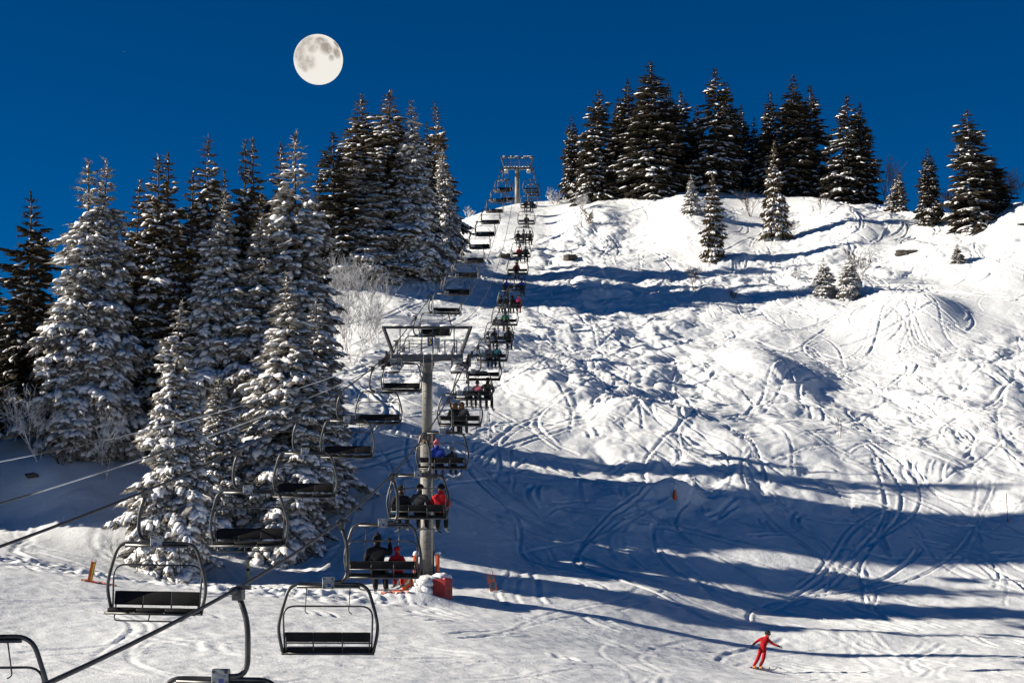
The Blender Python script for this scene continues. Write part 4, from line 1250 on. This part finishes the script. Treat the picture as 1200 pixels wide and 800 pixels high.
def child(nm, me, parent, m, loc, rot=(0, 0, 0), sc=1.0):
    o = bpy.data.objects.new(nm, me); link(o, parent); o.location = loc; o.rotation_euler = rot; o.scale = (sc, sc, sc)
    o.material_slots[0].link = 'OBJECT'; o.material_slots[0].material = M[m]
    return o
def rider(ci, x, pose, jacket, trousers, head, headc, label, scale=1.0, ski='grey', seed=0):
    rr = random.Random(seed * 31 + ci)
    ch = RC[ci]
    o = bpy.data.objects.new('person', BODY[pose]); COL.objects.link(o)
    ly = .12; lz = -2.60
    mt = Matrix.Translation(ch.location) @ Matrix.Rotation(YAW, 4, 'Z') @ Matrix.Translation((CX + x, ly, lz))
    o.matrix_world = mt @ Matrix.Rotation(rr.uniform(-.12, .12), 4, 'Z') @ Matrix.Scale(scale, 4)
    colour(o, jacket=jacket, trousers=trousers)
    J = POSES[pose]
    hp_ = Vector(J['crown'][0])
    child(head, HEADWEAR[head], o, 'cloth_' + headc, hp_ + Vector((0, -.005, .0)))
    for s, k in (('L', -1), ('R', 1)):
        w = Vector(J['wrist' + s][0]); e = Vector(J['elbow' + s][0]); dv = (w - e).normalized()
        child('glove', GLOVE, o, 'cloth_black', w + dv * .03, dv.to_track_quat('Y', 'Z').to_euler())
        tq = Vector(J['toe' + s][0])
        child('ski', SKI, o, 'cloth_' + ski, Vector((tq.x, tq.y - .08, tq.z - .065)), (rr.uniform(-.12, .10), 0, rr.uniform(-.16, .16)), .98)
    tag(o, label, 'person', 'riders on the chairs')
    return o
W4 = .52
rider(2, -.18, 3, 'black', 'black', 'hat', 'black', 'broad adult in black beside a red child, on the chair by the pylon foot', 1.08, 'white', 1)
rider(2, .36, 0, 'red', 'bright_red', 'helmet', 'red', 'small child in red with a red helmet beside the adult in black', .74, 'grey', 2)
rider(3, -.58, 0, 'black', 'black', 'helmet', 'black', 'rider in black at the left end of the chair before the pylon pole', 1.0, 'grey', 3)
rider(3, .02, 4, 'charcoal', 'black', 'helmet', 'black', 'rider in charcoal in the middle of the chair before the pylon pole', 1.05, 'grey', 4)
rider(3, .70, 1, 'red', 'black', 'helmet', 'black', 'rider in a red jacket and black trousers on the chair before the pylon pole', 1.05, 'grey', 5)
rider(4, -.20, 2, 'blue', 'navy', 'hat', 'pink', 'adult in a blue jacket and pink hat beside a small dark child', 1.05, 'grey', 6)
rider(4, .36, 0, 'charcoal', 'black', 'helmet', 'grey', 'small dark-clad child with a grey helmet beside the blue jacket', .76, 'white', 7)
rider(5, -.28, 1, 'black', 'black', 'hood', 'brown', 'black-clad rider with a brown hood, left one of two', .98, 'grey', 8)
rider(5, .12, 2, 'charcoal', 'charcoal', 'hood', 'brown', 'charcoal-clad rider with a brown hood, right one of two', 1.0, 'white', 9)
rider(6, -.30, 0, 'white', 'charcoal', 'hat', 'navy', 'rider in a white jacket left of the pink jacket', .92, 'grey', 10)
rider(6, .20, 0, 'pink', 'black', 'hat', 'charcoal', 'rider in a pink jacket between a white one and a black one', .92, 'grey', 11)
rider(6, .72, 4, 'black', 'black', 'helmet', 'black', 'big rider in black right of the pink jacket', 1.08, 'grey', 12)
rider(8, -.25, 1, 'grey', 'black', 'helmet', 'charcoal', 'rider in a grey jacket beside a teal one near the pylon top', 1.0, 'grey', 13)
rider(8, .30, 0, 'teal', 'black', 'helmet', 'black', 'rider in a teal jacket beside a grey one near the pylon top', 1.0, 'grey', 14)
rider(9, -.30, 2, 'charcoal', 'black', 'helmet', 'grey', 'rider with a pale grey helmet on the chair below the green rider', 1.0, 'grey', 15)
rider(9, .66, 0, 'black', 'black', 'helmet', 'brown', 'black-clad rider at the right end of the chair below the green rider', 1.05, 'grey', 16)
rider(10, .0, 1, 'green', 'black', 'hat', 'charcoal', 'lone rider in a green jacket', 1.0, 'grey', 17)
rider(11, -.75, 0, 'black', 'black', 'helmet', 'black', 'black-clad rider at the left end of the chair of four', .95, 'grey', 18)
rider(11, -.25, 1, 'charcoal', 'black', 'helmet', 'black', 'charcoal-clad rider second from the left on the chair of four', .98, 'grey', 19)
rider(11, .25, 2, 'black', 'charcoal', 'hat', 'black', 'black-clad rider with a woollen hat third from the left on the chair of four', .95, 'grey', 20)
rider(11, .74, 0, 'magenta', 'red', 'hat', 'pink', 'rider in magenta and red at the right end of the chair of four', .92, 'grey', 21)
rider(12, -.66, 0, 'blue', 'navy', 'helmet', 'navy', 'blue-clad rider at the left end of the chair of two blues', 1.0, 'grey', 22)
rider(12, .66, 4, 'blue', 'black', 'helmet', 'blue', 'blue-clad rider at the right end of the chair of two blues', 1.0, 'grey', 23)
rider(13, -.15, 1, 'bright_red', 'charcoal', 'helmet', 'red', 'lone rider in a red jacket below the rock face', 1.05, 'grey', 24)
rider(14, -.15, 2, 'red', 'black', 'helmet', 'red', 'rider in red beside a black one beneath the crest', 1.0, 'grey', 25)
rider(14, .45, 0, 'black', 'black', 'helmet', 'black', 'rider in black beside a red one beneath the crest', 1.05, 'grey', 26)
rider(15, -.62, 0, 'black', 'black', 'helmet', 'black', 'black-clad rider, left of three at the sunlit crest', 1.0, 'grey', 27)
rider(15, .0, 3, 'black', 'charcoal', 'helmet', 'charcoal', 'black-clad rider, middle of three at the sunlit crest', 1.0, 'grey', 28)
rider(15, .62, 4, 'charcoal', 'black', 'hat', 'black', 'charcoal-clad rider, right of three at the sunlit crest', 1.0, 'grey', 29)
rider(16, .0, 0, 'black', 'black', 'helmet', 'black', 'lone dark rider at the crest line', 1.0, 'grey', 30)
rider(17, -.35, 1, 'charcoal', 'black', 'helmet', 'black', 'dark rider, left of two against the sky', 1.0, 'grey', 31)
rider(17, .35, 2, 'black', 'black', 'helmet', 'charcoal', 'dark rider, right of two against the sky', 1.0, 'grey', 32)

# ---- the skier on the piste: leaning into a turn, arms spread
SD = hit(888, 784)
sp = on_ground(888, SD)
def sk(x, z, y=0.0): return (x, y, z)
KJ = {'pelvis': (sk(.21, .86), (.145, .12)), 'waist': (sk(.25, 1.02, -.03), (.155, .125)), 'chest': (sk(.32, 1.24, -.05), (.185, .14)), 'neck': (sk(.385, 1.41, -.06), .07), 'chin': (sk(.41, 1.47, -.08), .075), 'crown': (sk(.43, 1.60, -.07), .095), 'nose': (sk(.50, 1.51, -.17), .02),
      'shoulderL': (sk(.15, 1.34, .02), .085), 'elbowL': (sk(-.02, 1.23, .06), .065), 'wristL': (sk(-.19, 1.11, -.04), .05),
      'shoulderR': (sk(.48, 1.29, -.06), .085), 'elbowR': (sk(.66, 1.12, -.10), .065), 'wristR': (sk(.87, 1.05, -.22), .05),
      'hipL': (sk(.12, .80, .03), .105), 'kneeL': (sk(-.02, .44, -.10), .082), 'ankleL': (sk(-.19, .13, .0), .072), 'toeL': (sk(-.09, .065, -.11), .052),
      'hipR': (sk(.30, .80, -.03), .105), 'kneeR': (sk(.22, .43, -.15), .082), 'ankleR': (sk(.10, .12, -.02), .072), 'toeR': (sk(.20, .055, -.13), .052)}
sm_ = body_mesh('person', KJ, BONES)
so = bpy.data.objects.new('person', sm_); COL.objects.link(so); so.location = (sp.x, sp.y, sp.z + .02)
colour(so, jacket='bright_red', trousers='bright_red', boots='orange')
tag(so, 'skier in a bright red suit leaning into a turn with arms spread', 'person')
child('helmet', HEADWEAR['helmet'], so, 'cloth_black', Vector(KJ['crown'][0]) + Vector((0, 0, .0)), (0, R_(12), R_(-145)))
gb = MB(); gb.tube([(.118 * math.sin(a), .128 * math.cos(a), 0) for a in np.linspace(-1.1, 1.1, 9)], .032, 8); go = gb.build('goggles', M['black'], so, True)
go.location = Vector(KJ['crown'][0]) + Vector((0, 0, -.045)); go.rotation_euler = (0, R_(8), R_(-145))
for s in 'LR':
    w = Vector(KJ['wrist' + s][0]); e = Vector(KJ['elbow' + s][0]); dv = (w - e).normalized()
    child('glove', GLOVE, so, 'cloth_black', w + dv * .03, dv.to_track_quat('Y', 'Z').to_euler(), 1.15)
    tq = Vector(KJ['toe' + s][0])
    child('ski', SKI, so, 'cloth_charcoal', Vector((tq.x - .06, tq.y + .07, tq.z - .045)), (0, R_(14), R_(-140)), 1.0)

# ------------------------------------------------------------------ markers and small things on the snow
def lean_board(name, px, d, w, h, tilt, m, lab, cat, extra=None, sink=.05):
    g = on_ground(px, d); o = empty(name, (g.x, g.y, g.z - sink)); o.rotation_euler = (R_(-4), R_(tilt), R_(6))
    for sx in (-1, 1):
        p = MB(); p.cyl((sx * w * .42, 0.02, -.2), (sx * w * .42, .02, h + .22), .016, 6); p.build('stake', M['red_pad'] if m == 'orange' else M['steel_grey'], o)
    b = MB(); b.box((0, 0, .10 + h / 2), (w, .02, h)); pb = b.build('panel', M[m], o)
    if extra: extra(pb, w, h)
    tag(o, lab, cat); return o
def danger(pb, w, h):
    b = MB(); b.box((0, -.014, .10 + h / 2), (w * .74, .006, h * .88)); b.build('face_plate', M['plate'], pb)
    t_ = MB(); z0 = .10 + h * .55; z1 = .10 + h * .88
    t_.add([(-w * .32, -.019, z0), (w * .30, -.019, z0), (-w * .26, -.019, z1), (-w * .32, -.017, z0), (w * .30, -.017, z0), (-w * .26, -.017, z1)], None, [(0, 1, 2), (5, 4, 3)]); t_.build('red_triangle', M['orange'], pb)
    l = MB()
    for k in range(4):
        l.box((0, -.019, .10 + h * (.46 - .10 * k)), (w * (.52 - .05 * (k % 2)), .004, h * .045))
    l.build('text_line', M['black'], pb)
lean_board('warning_sign', 579.5, hit(580, 694), .36, .78, -14, 'orange', 'orange-framed piste warning sign with a red triangle, stuck in the shaded lip', 'warning sign', danger)
def stripe(pb, w, h):
    b = MB(); b.box((w * .2, -.014, .10 + h * .5), (w * .3, .006, h * .86)); b.build('pale_strip', M['sign_yellow'], pb)
lean_board('piste_marker', 104.5, hit(104, 682), .20, .84, 11, 'orange', 'leaning orange piste marker at the edge of the shaded bank', 'marker', stripe)
g = on_ground(291, hit(291, 681)); o = empty('piste_pole', g)
p = MB(); p.cyl((0, 0, -.2), (-.02, 0, 1.0), .075, 10); p.build('pole', M['yellow'], o, True)
p = MB(); p.cyl((-.008, 0, .50), (-.012, 0, .66), .079, 10); p.build('band', M['black'], o, True)
tag(o, 'pale yellow post with a black band in the shade before the front spruces', 'post')
g = on_ground(1181, hit(1181, 612)); o = empty('piste_pole', g); o.rotation_euler = (0, R_(-3), 0)
p = MB(); p.cyl((0, 0, -.2), (0, 0, 1.75), .022, 6); p.build('pole', M['red_pad'], o); p = MB(); p.cyl((0, 0, .02), (0, 0, .22), .05, 8); p.build('foot', M['red_pad'], o)
tag(o, 'thin red pole standing in the striped shade at the right', 'post')
g = on_ground(790.5, hit(790.5, 584)); o = empty('snow_lance', (g.x, g.y, g.z - .15)); o.scale = (.75, .75, .85)
p = MB(); p.tube([(0, 0, 0), (0, 0, .45), (0, 0, .75)], [.22, .15, .09], 12); p.build('padded_foot', M['orange'], o, True)
p = MB(); p.cyl((0, 0, .7), (0, 0, 1.0), .07, 10); p.blob((0, 0, 1.0), (.12, .12, .1), 2, .1); p.build('snow_cap', M['snow_tree'], o, True)
p = MB(); p.cyl((0, 0, .6), (-.05, 0, 1.55), .022, 6); p.build('pipe', M['steel_grey'], o)
tag(o, 'small red-footed snow lance on a snow mound at the rim of the shade', 'snow lance')
def net(px, d, L, W, ang, lab, seed):
    c = on_ground(px, d); n, m_ = 26, 7; v = []; q = []
    for i in range(n):
        for j in range(m_):
            u = (i / (n - 1) - .5) * L; w = (j / (m_ - 1) - .5) * W * (.7 + .3 * math.sin(i * .5 + seed))
            x = c.x + u * math.cos(ang) - w * math.sin(ang); y = c.y + u * math.sin(ang) + w * math.cos(ang)
            v.append((x - c.x, y - c.y, gz(x, y) - c.z + .05 + .04 * math.sin(i * 1.3 + j * 1.7 + seed)))
    for i in range(n - 1):
        for j in range(m_ - 1):
            q.append((i * m_ + j, (i + 1) * m_ + j, (i + 1) * m_ + j + 1, i * m_ + j + 1))
    k0 = len(v); v += [(x, y, z - .02) for x, y, z in v]; q += [(k0 + a, k0 + d_, k0 + c_, k0 + b_) for a, b_, c_, d_ in q[:]]
    mb = MB(); mb.add(v, q); o = mb.build('safety_net', M['net'], smooth=True); o.location = c
    tag(o, lab, 'net', 'fallen orange nets')
net(463, hit(463, 695), 1.3, .35, .05, 'fallen orange net half buried in the snow beside the near pylon foot', 1)
net(116, hit(118, 684), 1.5, .22, -.05, 'fallen orange net lying at the foot of the leaning orange marker', 2)

# ------------------------------------------------------------------ moon and airliner
mm = bpy.data.materials.new('moon_glow'); mm.use_nodes = True
nt = mm.node_tree; nt.nodes.clear()
tc = nt.nodes.new('ShaderNodeTexCoord')
nz = nt.nodes.new('ShaderNodeTexNoise'); nz.inputs['Scale'].default_value = 4.5; nz.inputs['Detail'].default_value = 8; nz.inputs['Roughness'].default_value = .62
nt.links.new(tc.outputs['Object'], nz.inputs['Vector'])
acc = None
# the dark plains, as seen on the disc (x right, z up) with their radius and depth
for (x, z, r, w) in ((-.42, .55, .36, .55), (-.72, .10, .36, .55), (-.62, -.25, .28, .6), (-.28, -.32, .26, .55), (-.48, -.52, .16, .6), (.20, .55, .26, .75), (.42, .27, .26, .95), (.78, .52, .16, 1.0), (.82, .15, .22, .9), (.62, -.12, .12, .7), (-.15, .20, .2, .5), (.0, .3, .16, .5)):
    y = -math.sqrt(max(0, 1 - x * x - z * z))
    dn = nt.nodes.new('ShaderNodeVectorMath'); dn.operation = 'DISTANCE'; dn.inputs[1].default_value = (x, y, z)
    nt.links.new(tc.outputs['Object'], dn.inputs[0])
    mr = nt.nodes.new('ShaderNodeMapRange'); mr.interpolation_type = 'SMOOTHSTEP'
    mr.inputs['From Min'].default_value = r * 1.55; mr.inputs['From Max'].default_value = r * .45; mr.inputs['To Min'].default_value = 0; mr.inputs['To Max'].default_value = w
    nt.links.new(dn.outputs['Value'], mr.inputs['Value'])
    if acc is None: acc = mr.outputs[0]
    else:
        mx = nt.nodes.new('ShaderNodeMath'); mx.operation = 'MAXIMUM'; nt.links.new(acc, mx.inputs[0]); nt.links.new(mr.outputs[0], mx.inputs[1]); acc = mx.outputs[0]
r1 = nt.nodes.new('ShaderNodeMapRange'); r1.inputs['From Min'].default_value = .32; r1.inputs['From Max'].default_value = .58; r1.inputs['To Min'].default_value = .55; r1.inputs['To Max'].default_value = 1.3
nt.links.new(nz.outputs['Fac'], r1.inputs['Value'])
mu = nt.nodes.new('ShaderNodeMath'); mu.operation = 'MULTIPLY'; nt.links.new(acc, mu.inputs[0]); nt.links.new(r1.outputs[0], mu.inputs[1])
mixc = nt.nodes.new('ShaderNodeMix'); mixc.data_type = 'RGBA'
mixc.inputs[6].default_value = (1.0, .955, .88, 1); mixc.inputs[7].default_value = (.42, .365, .31, 1)
nt.links.new(mu.outputs[0], mixc.inputs[0])
em = nt.nodes.new('ShaderNodeEmission'); em.inputs['Strength'].default_value = .47
nt.links.new(mixc.outputs[2], em.inputs['Color'])
ou = nt.nodes.new('ShaderNodeOutputMaterial'); nt.links.new(em.outputs[0], ou.inputs[0])
mb = MB(); mb.blob((0, 0, 0), (1, 1, 1), 0, 0.0, 0, 64, 40)
moon = mb.build('moon', mm, smooth=True)
MD = 40000.0
moon.location = P(373, 70, MD); moon.scale = (28.8 / F * MD,) * 3
tag(moon, 'big full moon with grey plains in the dark blue sky', 'moon')
# distant airliner
al = empty('airliner', P(145, 61, 21000.0), R_(20))
p = MB(); p.tube([(-17, 0, 0), (-14, 0, 0), (12, 0, 0), (16, 0, .8), (18, 0, 1.2)], [.6, 1.9, 1.9, 1.0, .3], 10); p.build('fuselage', M['white_paint'], al, True)
for s in (-1, 1):
    w = MB(); w.add([(-3, s * 1.5, -.5), (3, s * 1.5, -.5), (7, s * 16, .6), (5, s * 16, .6), (-3, s * 1.5, -.1), (3, s * 1.5, -.1), (7, s * 16, .8), (5, s * 16, .8)], [(0, 1, 2, 3), (7, 6, 5, 4), (0, 4, 5, 1), (2, 6, 7, 3), (1, 5, 6, 2), (3, 7, 4, 0)]); w.build('wing', M['white_paint'], al)
w = MB(); w.add([(12, -.2, 1.5), (16, -.2, 1.5), (18, -.2, 6), (16, -.2, 6), (12, .2, 1.5), (16, .2, 1.5), (18, .2, 6), (16, .2, 6)], [(0, 1, 2, 3), (7, 6, 5, 4), (0, 4, 5, 1), (2, 6, 7, 3), (1, 5, 6, 2), (3, 7, 4, 0)]); w.build('tail_fin', M['white_paint'], al)
tag(al, 'tiny white airliner high in the sky left of the moon', 'airplane')
